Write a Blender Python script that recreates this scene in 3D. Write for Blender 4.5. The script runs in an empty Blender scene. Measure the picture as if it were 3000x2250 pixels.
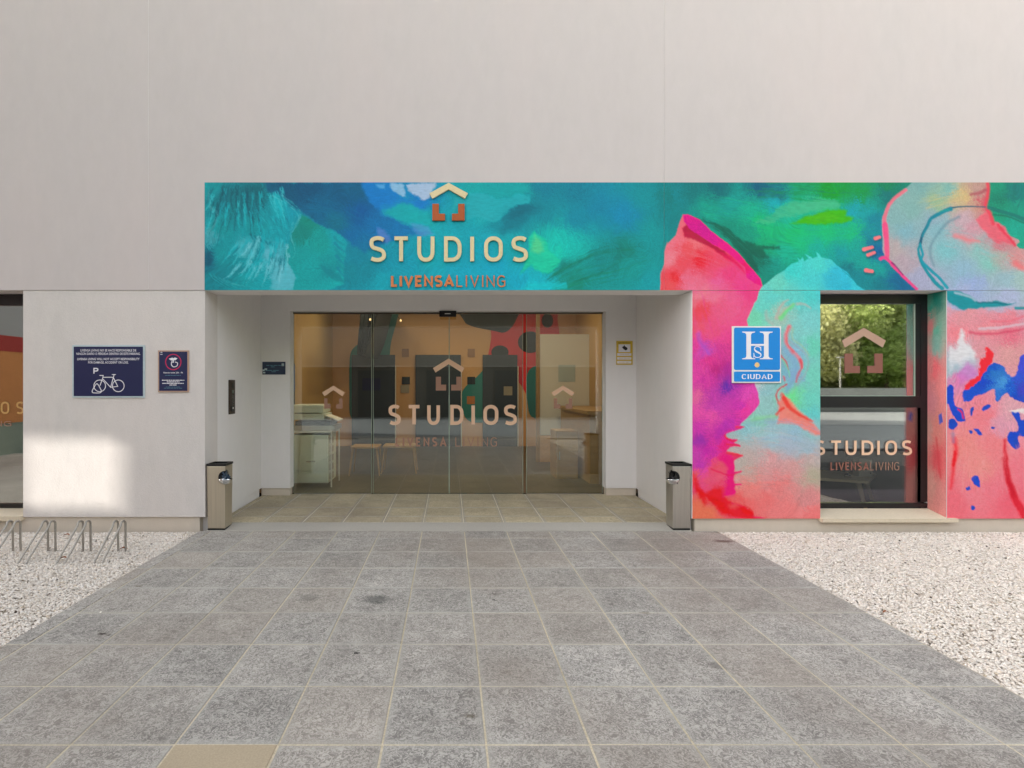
import bpy, math, random
import numpy as np
from mathutils import Vector
R = math.radians
rng = np.random.default_rng(7)
random.seed(7)
sc = bpy.context.scene
col = sc.collection

# ------------------------------------------------------------------ camera, world, sun, exposure
F_PX, EYE, DIST, S = 1575.0, 1.38, 5.10, 0.00324      # focal length in photo pixels, eye height, metres to the facade, metres per pixel on it
VX, VY = 1316.0, 1130.0
cam_d = bpy.data.cameras.new('camera')
cam = bpy.data.objects.new('camera', cam_d); col.objects.link(cam)
cam.location = (0, -DIST, EYE); cam.rotation_euler = (R(90), 0, 0)
cam_d.sensor_width = 36; cam_d.lens = 36 * F_PX / 3000
cam_d.shift_x = (1500 - VX) / 3000; cam_d.shift_y = (VY - 1125) / 3000
cam_d.clip_start = .05; cam_d.clip_end = 600
sc.camera = cam

SUN = Vector((-.87, -.25, .43)).normalized()
world = bpy.data.worlds.new('World'); sc.world = world; world.use_nodes = True
wn = world.node_tree; wn.nodes.clear()
sky = wn.nodes.new('ShaderNodeTexSky'); sky.sky_type = 'NISHITA'; sky.sun_disc = False
sky.sun_elevation = math.asin(SUN.z); sky.sun_rotation = math.atan2(SUN.x, SUN.y) % (2 * math.pi)
sky.air_density = 1.0; sky.dust_density = 3.0; sky.ozone_density = 1.0
hs = wn.nodes.new('ShaderNodeHueSaturation'); hs.inputs['Saturation'].default_value = .25     # thin high haze whitens the sky
tint = wn.nodes.new('ShaderNodeMix'); tint.data_type = 'RGBA'; tint.blend_type = 'MULTIPLY'
tint.inputs['Factor'].default_value = 1; tint.inputs['B'].default_value = (1.0, .985, .978, 1)
bg = wn.nodes.new('ShaderNodeBackground'); bg.inputs['Strength'].default_value = .15
wo = wn.nodes.new('ShaderNodeOutputWorld')
wn.links.new(sky.outputs[0], hs.inputs['Color']); wn.links.new(hs.outputs[0], tint.inputs['A'])
wn.links.new(tint.outputs['Result'], bg.inputs[0]); wn.links.new(bg.outputs[0], wo.inputs[0])

sd = bpy.data.lights.new('sun', 'SUN'); sd.energy = 2.7; sd.angle = R(.53); sd.color = (1, .95, .88)
so = bpy.data.objects.new('sun', sd); col.objects.link(so)
so.rotation_euler = SUN.to_track_quat('Z', 'Y').to_euler(); so.location = (-20, -8, 20)
sc.view_settings.view_transform = 'Standard'; sc.view_settings.look = 'None'
sc.view_settings.exposure = 1.92; sc.view_settings.gamma = 1; sc.view_settings.use_curve_mapping = False
sc.cycles.use_denoising = True
sc.cycles.max_bounces = 10; sc.cycles.transparent_max_bounces = 12
sc.cycles.sample_clamp_indirect = 6

# ------------------------------------------------------------------ helpers
def X(x, r=1.0): return (x - VX) * S * r
def Z(y, r=1.0): return EYE - (y - VY) * S * r
def lin(h, k=1.0):
    h = h.lstrip('#'); v = np.array([int(h[i:i + 2], 16) for i in (0, 2, 4)]) / 255
    return np.where(v <= .04045, v / 12.92, ((v + .055) / 1.055) ** 2.4) * k

def nodes(name):
    m = bpy.data.materials.new(name); m.use_nodes = True
    nt = m.node_tree; b = nt.nodes['Principled BSDF']
    return m, nt, b

def N(nt, t, **kw):
    n = nt.nodes.new(t)
    for k, v in kw.items():
        if k in n.inputs: n.inputs[k].default_value = v
        else: setattr(n, k, v)
    return n

def mat(name, c, rough=.6, metal=0, bump=0, scale=40, var=.08, emit=None, es=0, big=1.2, aniso=None, spec=None):
    """plain procedural material: a base colour with two sizes of noise in it, and fine relief"""
    m, nt, b = nodes(name)
    c = lin(c) if isinstance(c, str) else np.array(c)
    L = nt.links.new
    geo = N(nt, 'ShaderNodeNewGeometry')
    mp = N(nt, 'ShaderNodeMapping'); L(geo.outputs['Position'], mp.inputs['Vector'])
    if aniso: mp.inputs['Scale'].default_value = aniso
    n1 = N(nt, 'ShaderNodeTexNoise', Scale=scale, Detail=6.0); n2 = N(nt, 'ShaderNodeTexNoise', Scale=big, Detail=4.0)
    L(mp.outputs[0], n1.inputs['Vector']); L(mp.outputs[0], n2.inputs['Vector'])
    ad = N(nt, 'ShaderNodeMath', operation='ADD'); L(n1.outputs[0], ad.inputs[0]); L(n2.outputs[0], ad.inputs[1])
    mr = N(nt, 'ShaderNodeMapRange'); mr.inputs['From Min'].default_value = .7; mr.inputs['From Max'].default_value = 1.3
    mr.inputs['To Min'].default_value = 1 - var; mr.inputs['To Max'].default_value = 1 + var
    L(ad.outputs[0], mr.inputs['Value'])
    vm = N(nt, 'ShaderNodeVectorMath', operation='SCALE'); vm.inputs[0].default_value = tuple(c[:3]); L(mr.outputs[0], vm.inputs['Scale'])
    L(vm.outputs[0], b.inputs['Base Color'])
    b.inputs['Roughness'].default_value = rough; b.inputs['Metallic'].default_value = metal
    if spec is not None: b.inputs['Specular IOR Level'].default_value = spec
    if bump:
        bp = N(nt, 'ShaderNodeBump', Strength=bump, Distance=.004); L(n1.outputs[0], bp.inputs['Height']); L(bp.outputs[0], b.inputs['Normal'])
    if emit is not None:
        b.inputs['Emission Color'].default_value = (*lin(emit), 1); b.inputs['Emission Strength'].default_value = es
    return m

def glass(name, refl, tintc=(.9, .95, .92), rough=0.0):
    m, nt, b = nodes(name); nt.nodes.remove(b); L = nt.links.new
    out = nt.nodes['Material Output']
    tr = N(nt, 'ShaderNodeBsdfTransparent'); tr.inputs[0].default_value = (*tintc, 1)
    gl = N(nt, 'ShaderNodeBsdfGlossy', Roughness=rough); gl.inputs['Color'].default_value = (.95, .97, .96, 1)
    fr = N(nt, 'ShaderNodeFresnel', IOR=1.5); ad = N(nt, 'ShaderNodeMath', operation='ADD', use_clamp=True); ad.inputs[1].default_value = refl - .04
    L(fr.outputs[0], ad.inputs[0]); mx = N(nt, 'ShaderNodeMixShader'); L(ad.outputs[0], mx.inputs[0]); L(tr.outputs[0], mx.inputs[1]); L(gl.outputs[0], mx.inputs[2])
    L(mx.outputs[0], out.inputs[0]); return m

class G:
    def __init__(s): s.v = []; s.f = []
    def add(s, v, f):
        o = len(s.v); s.v += [tuple(p) for p in v]; s.f += [tuple(i + o for i in q) for q in f]; return s
    def box(s, x0, x1, y0, y1, z0, z1):
        x0, x1 = sorted((x0, x1)); y0, y1 = sorted((y0, y1)); z0, z1 = sorted((z0, z1))
        return s.add([(x0, y0, z0), (x1, y0, z0), (x1, y1, z0), (x0, y1, z0), (x0, y0, z1), (x1, y0, z1), (x1, y1, z1), (x0, y1, z1)],
                     [(0, 3, 2, 1), (4, 5, 6, 7), (0, 1, 5, 4), (1, 2, 6, 5), (2, 3, 7, 6), (3, 0, 4, 7)])
    def prism(s, poly, y0, y1):
        """a polygon in x and z, from y0 (front) to y1"""
        a = sum(poly[i][0] * poly[(i + 1) % len(poly)][1] - poly[(i + 1) % len(poly)][0] * poly[i][1] for i in range(len(poly)))
        if a < 0: poly = poly[::-1]
        n = len(poly)
        v = [(p[0], y0, p[1]) for p in poly] + [(p[0], y1, p[1]) for p in poly]
        f = [tuple(range(n)), tuple(range(2 * n - 1, n - 1, -1))] + [((i + 1) % n, i, i + n, (i + 1) % n + n) for i in range(n)]
        return s.add(v, f)
    def cyl(s, c, r, h, n=20, r2=None, axis='z'):
        r2 = r if r2 is None else r2; v = []
        for k in range(2):
            for i in range(n):
                a = 2 * math.pi * i / n; rr = (r, r2)[k]; p = (rr * math.cos(a), rr * math.sin(a), h * k)
                if axis == 'y': p = (p[0], p[2], p[1])
                if axis == 'x': p = (p[2], p[0], p[1])
                v.append((c[0] + p[0], c[1] + p[1], c[2] + p[2]))
        f = [((i), (i + 1) % n, (i + 1) % n + n, i + n) for i in range(n)] + [tuple(range(n - 1, -1, -1)), tuple(range(n, 2 * n))]
        return s.add(v, f)
    def tube(s, path, r, n=8, r2=None):
        path = [Vector(p) for p in path]; v = []; m = len(path); up = Vector((0.3, .9, .1)).normalized()
        for i, p in enumerate(path):
            t = (path[min(i + 1, m - 1)] - path[max(i - 1, 0)]).normalized()
            a = t.cross(up)
            if a.length < .05: a = t.cross(Vector((1, 0, 0)))
            a.normalize(); b = t.cross(a)
            rr = r if r2 is None else r + (r2 - r) * i / (m - 1)
            for k in range(n):
                q = 2 * math.pi * k / n; v.append(p + rr * (math.cos(q) * a + math.sin(q) * b))
        f = [(i * n + k, i * n + (k + 1) % n, (i + 1) * n + (k + 1) % n, (i + 1) * n + k) for i in range(m - 1) for k in range(n)]
        f += [tuple(range(n)), tuple(range(m * n - 1, (m - 1) * n - 1, -1))]
        return s.add(v, f)
    def lathe(s, c, prof, n=24):
        v = []; m = len(prof)
        for r, z in prof:
            for k in range(n):
                q = 2 * math.pi * k / n; v.append((c[0] + r * math.cos(q), c[1] + r * math.sin(q), c[2] + z))
        f = [(i * n + k, i * n + (k + 1) % n, (i + 1) * n + (k + 1) % n, (i + 1) * n + k) for i in range(m - 1) for k in range(n)]
        return s.add(v, f)
    def ribbon(s, path, w, y0, y1, closed=False, widths=None):
        """a stroke of width w along a path in x and z, y0 front to y1 back"""
        p = [np.array(q, float) for q in path]; m = len(p); Lf, Rt = [], []
        for i in range(m):
            a = p[i] - p[i - 1] if (i > 0 or closed) else p[1] - p[0]
            b = p[(i + 1) % m] - p[i] if (i < m - 1 or closed) else p[m - 1] - p[m - 2]
            a = a / (np.linalg.norm(a) + 1e-9); b = b / (np.linalg.norm(b) + 1e-9)
            na = np.array([-a[1], a[0]]); nb = np.array([-b[1], b[0]]); n_ = na + nb; n_ = n_ / (np.linalg.norm(n_) + 1e-9)
            k = min(1 / max(.35, float(n_ @ na)), 2.2); hw = (w if widths is None else widths[i]) / 2 * k
            Lf.append(p[i] + n_ * hw); Rt.append(p[i] - n_ * hw)
        v = [(q[0], y0, q[1]) for q in Lf] + [(q[0], y0, q[1]) for q in Rt] + [(q[0], y1, q[1]) for q in Lf] + [(q[0], y1, q[1]) for q in Rt]
        f = []
        for i in range(m if closed else m - 1):
            j = (i + 1) % m
            f += [(i, i + m, j + m, j), (i + 2 * m, j + 2 * m, j + 3 * m, i + 3 * m), (i, j, j + 2 * m, i + 2 * m), (i + m, i + 3 * m, j + 3 * m, j + m)]
        if not closed:
            f += [(0, 2 * m, 3 * m, m), (m - 1, 2 * m - 1, 4 * m - 1, 3 * m - 1)]
        return s.add(v, f)

def obj(name, g, m, parent=None, smooth=False, bevel=0, origin=None):
    """ONE mesh object; g is in world coordinates"""
    off = Vector((0, 0, 0))
    if parent is not None:
        q = parent
        while q is not None: off += q.location; q = q.parent
    if origin is not None: off = Vector(origin)
    me = bpy.data.meshes.new(name)
    me.from_pydata([(v[0] - off[0], v[1] - off[1], v[2] - off[2]) for v in g.v], [], g.f); me.update()
    o = bpy.data.objects.new(name, me); col.objects.link(o)
    if m is not None: me.materials.append(m)
    if parent is not None: o.parent = parent
    elif origin is not None: o.location = origin
    if smooth:
        me.polygons.foreach_set('use_smooth', [True] * len(me.polygons))
        try: me.set_sharp_from_angle(angle=R(40))
        except Exception: pass
    if bevel:
        b = o.modifiers.new('bevel', 'BEVEL'); b.width = bevel; b.segments = 2; b.limit_method = 'ANGLE'
    return o

def tag(o, label, cat, group=None, kind=None):
    o['label'] = label; o['category'] = cat
    if group: o['group'] = group
    if kind: o['kind'] = kind
    return o
def thing(name, label, cat, loc=(0, 0, 0), group=None):
    o = bpy.data.objects.new(name, None); col.objects.link(o); o.location = loc; o.empty_display_size = .1
    return tag(o, label, cat, group)
def struct(name, g, m, parent=None, **k):
    o = obj(name, g, m, parent, **k)
    if parent is None: o['kind'] = 'structure'
    return o
def copy_tree(o, parent=None):
    c = o.copy(); col.objects.link(c); c.parent = parent
    for ch in list(o.children): copy_tree(ch, c)
    return c

# ------------------------------------------------------------------ lettering built from strokes
def catmull(P, n=5, closed=False):
    P = [np.array(p, float) for p in P]; out = []; m = len(P)
    for i in range(m if closed else m - 1):
        g = lambda k: P[k % m] if closed else P[min(max(k, 0), m - 1)]
        a, b, c, d = g(i - 1), g(i), g(i + 1), g(i + 2)
        for t in np.arange(n) / n:
            out.append(.5 * (2 * b + (c - a) * t + (2 * a - 5 * b + 4 * c - d) * t * t + (3 * b - a - 3 * c + d) * t ** 3))
    if not closed: out.append(P[-1])
    return out
def rrect(r, asp):
    """rounded loop in the unit square; r = corner radius as a share of the width, asp = height / width"""
    o = []
    for cx, cz, a0 in ((1 - r, 1 - r / asp, 0), (r, 1 - r / asp, 90), (r, r / asp, 180), (1 - r, r / asp, 270)):
        for k in range(6):
            a = R(a0 + 90 * k / 5); o.append((cx + r * math.cos(a), cz + r / asp * math.sin(a)))
    return o
def glyph(ch, asp):
    if ch == 'S': return [(catmull([(.96, .93), (.70, 1), (.34, 1), (.06, .90), (.03, .70), (.16, .575), (.5, .505), (.84, .42), (.98, .28), (.94, .10), (.66, 0), (.30, 0), (.02, .06)]), 0)]
    if ch == 'T': return [([(-.06, 1), (1.06, 1)], 0), ([(.5, 1), (.5, -.07)], 0)]
    if ch == 'U':
        a = [(0, 1.08), (0, .36)] + [(.42 - .42 * math.cos(R(t)), .36 - .36 * math.sin(R(t))) for t in range(15, 91, 15)]
        return [(a + [(1 - q[0], q[1]) for q in a[::-1]], 0)]
    if ch == 'D':
        return [([(0, 0), (0, 1), (.45, 1)] + [(.45 + .55 * math.sin(R(t)), .62 + .38 * math.cos(R(t))) for t in range(15, 91, 15)] +
                 [(.45 + .55 * math.cos(R(t)), .38 - .38 * math.sin(R(t))) for t in range(0, 91, 15)], 1)]
    if ch == 'I': return [([(.5, -.07), (.5, 1.07)], 0)]
    if ch == 'O': return [(rrect(.47, asp), 1)]
    if ch == 'L': return [([(0, 1.07), (0, 0), (1.05, 0)], 0)]
    if ch == 'V': return [([(0, 1.05), (.5, 0), (1, 1.05)], 0)]
    if ch == 'E': return [([(1.05, 1), (0, 1), (0, 0), (1.05, 0)], 0), ([(0, .52), (.92, .52)], 0)]
    if ch == 'N': return [([(0, -.07), (0, 1), (1, 0), (1, 1.07)], 0)]
    if ch == 'A': return [([(-.03, -.07), (.5, 1), (1.03, -.07)], 0), ([(.14, .28), (.86, .28)], 0)]
    if ch == 'G': return [(catmull([(.98, .88), (.66, 1), (.32, .98), (.04, .78), (0, .5), (.04, .2), (.34, 0), (.68, 0), (.98, .09)]) + [(.98, .5), (.55, .5)], 0)]
    if ch == 'C': return [(catmull([(.98, .86), (.66, 1), (.32, .98), (.04, .78), (0, .5), (.04, .2), (.34, 0), (.68, 0), (.98, .12)]), 0)]
    if ch == 'P': return [([(0, -.05), (0, 1), (.6, 1), (.92, .93), (1, .75), (.92, .55), (.6, .46), (0, .46)], 0)]
def letter(ch, x0, x1, z0, z1, sw, y0, y1, name, m, parent, thin=None):
    asp = (z1 - z0 - sw) / max(1e-4, (x1 - x0 - sw)); g = G()
    for k, (pts, cl) in enumerate(glyph(ch, asp)):
        w_ = max(x1 - x0 - sw, 0); P = [(x0 + sw / 2 + p[0] * w_, z0 + sw / 2 + p[1] * (z1 - z0 - sw)) for p in pts]
        P = [(p[0], min(max(p[1], z0), z1)) for p in P] if ch in 'TUILNVA' else P
        wd = None
        if thin:                                                   # roman letters: heavy verticals, light horizontals
            wd = []
            for i in range(len(P)):
                a = np.array(P[(i + 1) % len(P)] if cl or i < len(P) - 1 else P[i]) - np.array(P[i - 1] if (cl or i) else P[0])
                wd.append(sw * (thin + (1 - thin) * abs(a[1]) / (np.linalg.norm(a) + 1e-9)))
        g.ribbon(P, sw, y0 - .0003 * k, y1, bool(cl), wd)
    return obj(name, g, m, parent)
def word(text, x0, x1, z0, z1, sw, y0, y1, m, parent, name='letter', gap=.38, rel=None, thin=None):
    rel = rel or {}; ws = [rel.get(c, {'I': .28, 'S': .8, 'E': .75, 'L': .7, 'T': .85, 'A': 1.0, 'V': .98}.get(c, .92)) for c in text]
    u = (x1 - x0) / (sum(ws) + gap * (len(text) - 1)); x = x0
    for c, w in zip(text, ws):
        xa, xb = x, x + w * u
        if c == 'I': mid = (xa + xb) / 2; xa, xb = mid - sw / 2, mid + sw / 2
        letter(c, xa, xb, z0, z1, sw, y0, y1, name, m, parent, thin); x += (w + gap) * u
FONT_OBJ = []
def small_text(body, cx, z, size, y, m, parent, width=None, name='lettering'):
    """small print, as flat mesh letters standing just proud of the sign"""
    cu = bpy.data.curves.new('t', 'FONT'); cu.body = body; cu.size = size; cu.align_x = 'CENTER'; cu.align_y = 'CENTER'; cu.resolution_u = 2; cu.offset = size * .012
    to = bpy.data.objects.new('t', cu); col.objects.link(to); bpy.context.view_layer.update()
    me = bpy.data.meshes.new_from_object(to.evaluated_get(bpy.context.evaluated_depsgraph_get()))
    bpy.data.objects.remove(to); bpy.data.curves.remove(cu)
    n = len(me.vertices); a = np.empty(n * 3); me.vertices.foreach_get('co', a); a = a.reshape(-1, 3)
    k = 1 if not width else width / (a[:, 0].max() - a[:, 0].min())
    g = G(); g.v = [(cx + p[0] * k, y, z + p[1]) for p in a]; g.f = [tuple(p.vertices) for p in me.polygons]
    bpy.data.meshes.remove(me)
    return obj(name, g, m, parent)

# ------------------------------------------------------------------ the mural: a painter that works in the wall's own coordinates
def _h(ix, iy, s):
    n = (ix.astype(np.int64) * 374761393 + iy.astype(np.int64) * 668265263 + s * 974711) & 0x7fffffff
    n = ((n ^ (n >> 13)) * 1274126177) & 0x7fffffff
    return ((n ^ (n >> 16)) & 0xffff) / 65535.0
def vnoise(x, y, s=0):
    ix, iy = np.floor(x), np.floor(y); fx, fy = x - ix, y - iy
    fx = fx * fx * (3 - 2 * fx); fy = fy * fy * (3 - 2 * fy)
    a = _h(ix, iy, s) * (1 - fx) + _h(ix + 1, iy, s) * fx; b = _h(ix, iy + 1, s) * (1 - fx) + _h(ix + 1, iy + 1, s) * fx
    return a * (1 - fy) + b * fy
def fbm(x, y, s=0, o=3):
    return sum(vnoise(x * 2 ** k, y * 2 ** k, s + k) * .5 ** k for k in range(o)) / sum(.5 ** k for k in range(o))
def zoomed(ox, oy, k): return lambda p: (ox + p[0] / k, oy + p[1] / k)
T3, T4 = zoomed(580, 520, 3.072), zoomed(1250, 520, 2.949)
TC, TD = zoomed(1950, 520, 4.022), zoomed(2450, 520, 4.022)
TE, TF, TG = zoomed(2000, 840, 4.6095), zoomed(2000, 1180, 4.6095), zoomed(2700, 840, 2.37)
def P(T, s):
    """'x,y x,y ...' in one frame of reference -> points on the wall"""
    return [T(tuple(float(a) for a in q.split(','))) for q in s.split()]
def C(T, s):
    o = []
    for q in s.split():
        x, y, c = q.split(','); o.append((*T((float(x), float(y))), *lin(c)))
    return o
class Paint:
    def __init__(s, x, y):
        s.x, s.y = x.ravel().astype(float), y.ravel().astype(float); s.c = np.zeros((s.x.size, 3))
        s.w1 = fbm(s.x / 22, s.y / 22, 3) - .5; s.w2 = fbm(s.x / 22, s.y / 22, 9) - .5
        s.f1 = fbm(s.x / 5, s.y / 5, 21) - .5; s.f2 = fbm(s.x / 5, s.y / 5, 27) - .5
    def field(s, pts, ang=0, stroke=14, power=3.2, idx=None):
        """colours blended between dabs, dragged along a brush direction"""
        x, y = (s.x, s.y) if idx is None else (s.x[idx], s.y[idx])
        w1, w2 = (s.w1, s.w2) if idx is None else (s.w1[idx], s.w2[idx])
        th = R(ang) + (vnoise(x / 90, y / 90, 55) - .5) * 1.6
        u = x * np.cos(th) + y * np.sin(th); v = -x * np.sin(th) + y * np.cos(th)
        st = fbm(u / 34, v / 2.2, 77, 3) - .5
        xx = x + st * stroke * 4.2 * np.cos(th) + w1 * 30; yy = y + st * stroke * 4.2 * np.sin(th) + w2 * 30
        num = np.zeros((x.size, 3)); den = np.zeros(x.size)
        for px, py, r, g, b in pts:
            w = 1 / (((xx - px) ** 2 + (yy - py) ** 2) + 30) ** (power / 2)
            num += w[:, None] * np.array([r, g, b]); den += w
        c = num / den[:, None]
        br = fbm(u / 26, v / 2.4, 99, 2) - .5
        return c * (1 + br * .42)[:, None]
    def polymask(s, poly, soft=1.2, rough=3):
        poly = np.array(poly); m = soft * 3 + rough * 2 + 4
        x0, y0 = poly.min(0) - m; x1, y1 = poly.max(0) + m
        idx = np.nonzero((s.x > x0) & (s.x < x1) & (s.y > y0) & (s.y < y1))[0]
        if idx.size == 0: return idx, np.zeros(0)
        x = s.x[idx] + (s.w1[idx] * 2 + s.f1[idx] * 1.2) * rough; y = s.y[idx] + (s.w2[idx] * 2 + s.f2[idx] * 1.2) * rough
        ins = np.zeros(x.size, bool); d2 = np.full(x.size, 1e9); n = len(poly)
        for i in range(n):
            ax, ay = poly[i]; bx, by = poly[(i + 1) % n]
            dx, dy = bx - ax, by - ay; t = np.clip(((x - ax) * dx + (y - ay) * dy) / (dx * dx + dy * dy + 1e-9), 0, 1)
            d2 = np.minimum(d2, (x - ax - t * dx) ** 2 + (y - ay - t * dy) ** 2)
            if ay != by:
                cr = ((ay > y) != (by > y)) & (x < (bx - ax) * (y - ay) / (by - ay) + ax); ins ^= cr
        sd = np.sqrt(d2) * np.where(ins, 1, -1)
        return idx, np.clip(sd / soft * .5 + .5, 0, 1)
    def poly(s, poly, c, soft=1.2, rough=3, a=1.0, ang=0, stroke=12, smooth=False):
        if smooth: poly = catmull(poly, 4, True)
        idx, m = s.polymask(poly, soft, rough)
        if idx.size == 0: return
        src = s.field(c, ang, stroke, idx=idx) if isinstance(c, list) else lin(c)[None, :] * (1 + (fbm(s.x[idx] / 14, s.y[idx] / 3, 5) - .5) * .25)[:, None]
        m = (m * a)[:, None]; s.c[idx] = s.c[idx] * (1 - m) + src * m
    def line(s, pts, w, c, soft=2, rough=2, a=1.0, w2=None, dry=0.0):
        pts = catmull(pts, 6); n = len(pts); w2 = w if w2 is None else w2
        arr = np.array(pts); mx = max(w, w2) + soft * 2 + rough * 2 + 4
        idx = np.nonzero((s.x > arr[:, 0].min() - mx) & (s.x < arr[:, 0].max() + mx) & (s.y > arr[:, 1].min() - mx) & (s.y < arr[:, 1].max() + mx))[0]
        if idx.size == 0: return
        x = s.x[idx] + (s.w1[idx] * 2 + s.f1[idx]) * rough; y = s.y[idx] + (s.w2[idx] * 2 + s.f2[idx]) * rough
        best = np.full(x.size, -1e9); al = np.zeros(x.size); sdw = np.zeros(x.size)
        for i in range(n - 1):
            (ax, ay), (bx, by) = pts[i], pts[i + 1]; dx, dy = bx - ax, by - ay
            t = np.clip(((x - ax) * dx + (y - ay) * dy) / (dx * dx + dy * dy + 1e-9), 0, 1)
            d = np.hypot(x - ax - t * dx, y - ay - t * dy); q = (w + (w2 - w) * (i + t) / (n - 1)) / 2 - d
            k = q > best; best = np.where(k, q, best); al = np.where(k, (i + t) * 3.0, al); sdw = np.where(k, ((x - ax) * dy - (y - ay) * dx) / (math.hypot(dx, dy) + 1e-9), sdw)
        m = np.clip(best / soft * .5 + .5, 0, 1) * a
        if dry: m *= np.clip((fbm(al / 6, sdw / 1.6, 43) - .5) * 4 + 1 - dry, 0, 1)
        m = m[:, None]; s.c[idx] = s.c[idx] * (1 - m) + lin(c)[None, :] * m
    def sweep(s, pts, n, spread, w, cols, a=.6, seed=0, ln=1.0):
        """a fan of thin dry brush marks that follow one path"""
        r = random.Random(seed); P_ = catmull(pts, 4); m = len(P_)
        for k in range(n):
            t0 = r.random() * .6; t1 = min(1, t0 + ln * (.25 + .5 * r.random())); i0, i1 = int(t0 * (m - 1)), max(int(t1 * (m - 1)), int(t0 * (m - 1)) + 2)
            ox, oy = r.uniform(-spread, spread), r.uniform(-spread, spread)
            sub = [(p[0] + ox, p[1] + oy) for p in P_[i0:i1 + 1]]
            if len(sub) < 2: continue
            s.line(sub[::2] if len(sub) > 4 else sub, w * r.uniform(.6, 1.5), r.choice(cols), 1.6, 1.5, a * r.uniform(.5, 1), w2=.6, dry=.4)

TEAL = (C(T3, '100,100,#1f9fa5 250,200,#0a7f8a 400,300,#0f8d94 520,180,#0b7883 700,300,#14a7b1 850,300,#10a3b4 200,450,#1a9ea2 500,450,#16a0a6 750,450,#1aa5b0 450,600,#45a9b2 650,700,#56b0bc 750,850,#6cbbc8 820,900,#5fb8c4 200,700,#12a0a6 150,900,#0d8f9a 300,830,#0a929b 450,900,#12a3a9 600,950,#2aaab2 100,530,#55aab4 90,750,#0e6f85 1500,850,#0b93a2 1650,950,#10aab8 1450,700,#0a90a3 1700,700,#0aa0b4 1900,750,#0ba8bb 2100,700,#06b3bd 1800,300,#0fa3b8 1950,350,#1fb0b4 2100,400,#1bb2bb 1550,150,#0b82c4 1700,200,#0c86c6 1600,250,#0b7cb8 2000,230,#0a84c4 1400,850,#0b93a0')
  + C(T4, '450,80,#08adad 600,90,#04a8aa 450,200,#39adb3 600,250,#28adb0 800,100,#08a8a8 500,330,#3fb2b8 800,260,#0a7f90 700,330,#0a8a9a 600,400,#0a95a2 1000,120,#05879a 1300,120,#08869a 1500,250,#0a8ca6 1700,330,#0b8fb0 1300,350,#0390a4 1000,300,#07929f 1900,150,#0c959c 2100,150,#08807e 2130,400,#08898c 1950,500,#0a9a9c 400,500,#05abb8 500,600,#05b0c4 600,800,#03b0c8 700,600,#0ab0b8 1130,550,#07bfb4 1250,600,#04bdb4 1130,640,#20c8b4 800,900,#06aec4 950,930,#10b6c4 900,960,#2cc5cc 1200,800,#129a92 1500,750,#0a9290 1700,640,#0b8c84 1500,900,#0f9a98 1300,900,#1a9080 1800,800,#0f9a96 1900,900,#0da0a6 300,880,#08b0c6')
  + C(TC, '100,200,#0c8f96 300,150,#0a7f80 600,120,#0a7078 1100,130,#06647f 1300,200,#0a7584 800,330,#15a098 1000,400,#0bb094 1300,330,#0aaab2 1500,400,#3cb898 1700,300,#4bb492 1900,330,#48ba80 1600,150,#10a070 1900,150,#0a9f45 2100,120,#0c9a55 2000,200,#06a03a 1200,600,#0cb880 1500,650,#15bd7c 1900,620,#06bc80 1600,760,#0ab988 1400,900,#08b094 1000,650,#129c84 500,400,#12a08f 800,600,#0b9480 1200,780,#0aa87e 1100,520,#3abf80 1100,1000,#0a7a6a 1200,1100,#0f8f80 1300,1000,#0a9c8e 1800,830,#07ae9c 2100,900,#0c9ca2 2150,1060,#0b8088')
  + C(TD, '300,200,#0b9850 600,120,#0a8860 600,200,#08787a 400,300,#089a8a 350,430,#0a9fa2 200,400,#0aa4b0 450,500,#078898 200,650,#06b886 400,650,#08909a 200,800,#07a896 150,950,#0aa296 400,750,#0a7d96 500,870,#07659a 350,1000,#0aa598 500,1100,#08a09a 250,1150,#0a8a94 500,1250,#06808c 700,1200,#056d92 850,1290,#056a90 1900,100,#079478 2100,200,#087a76 1950,250,#08806c 2100,350,#0a9680 1900,430,#069878 2100,600,#08a490 2200,750,#0aa088 2500,300,#0a9080'))
DEEP = C(T3, '800,80,#05607f 1000,100,#0a5f82 1300,200,#06688c 1100,300,#0c7396 1400,500,#0877a8 1600,450,#087bb0 1250,420,#0a7a92 1500,620,#0f80a8 1400,100,#056a8c 1450,330,#0668a0 1850,470,#0c80b4 700,120,#086a88')
LEAF = C(T3, '1000,400,#17968a 950,500,#0e938c 1100,600,#0ea6a2 1000,800,#0aabac 1250,560,#17abb4 1200,850,#0c9aa0 1250,950,#28b3b4 900,700,#12a4a4')
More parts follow.
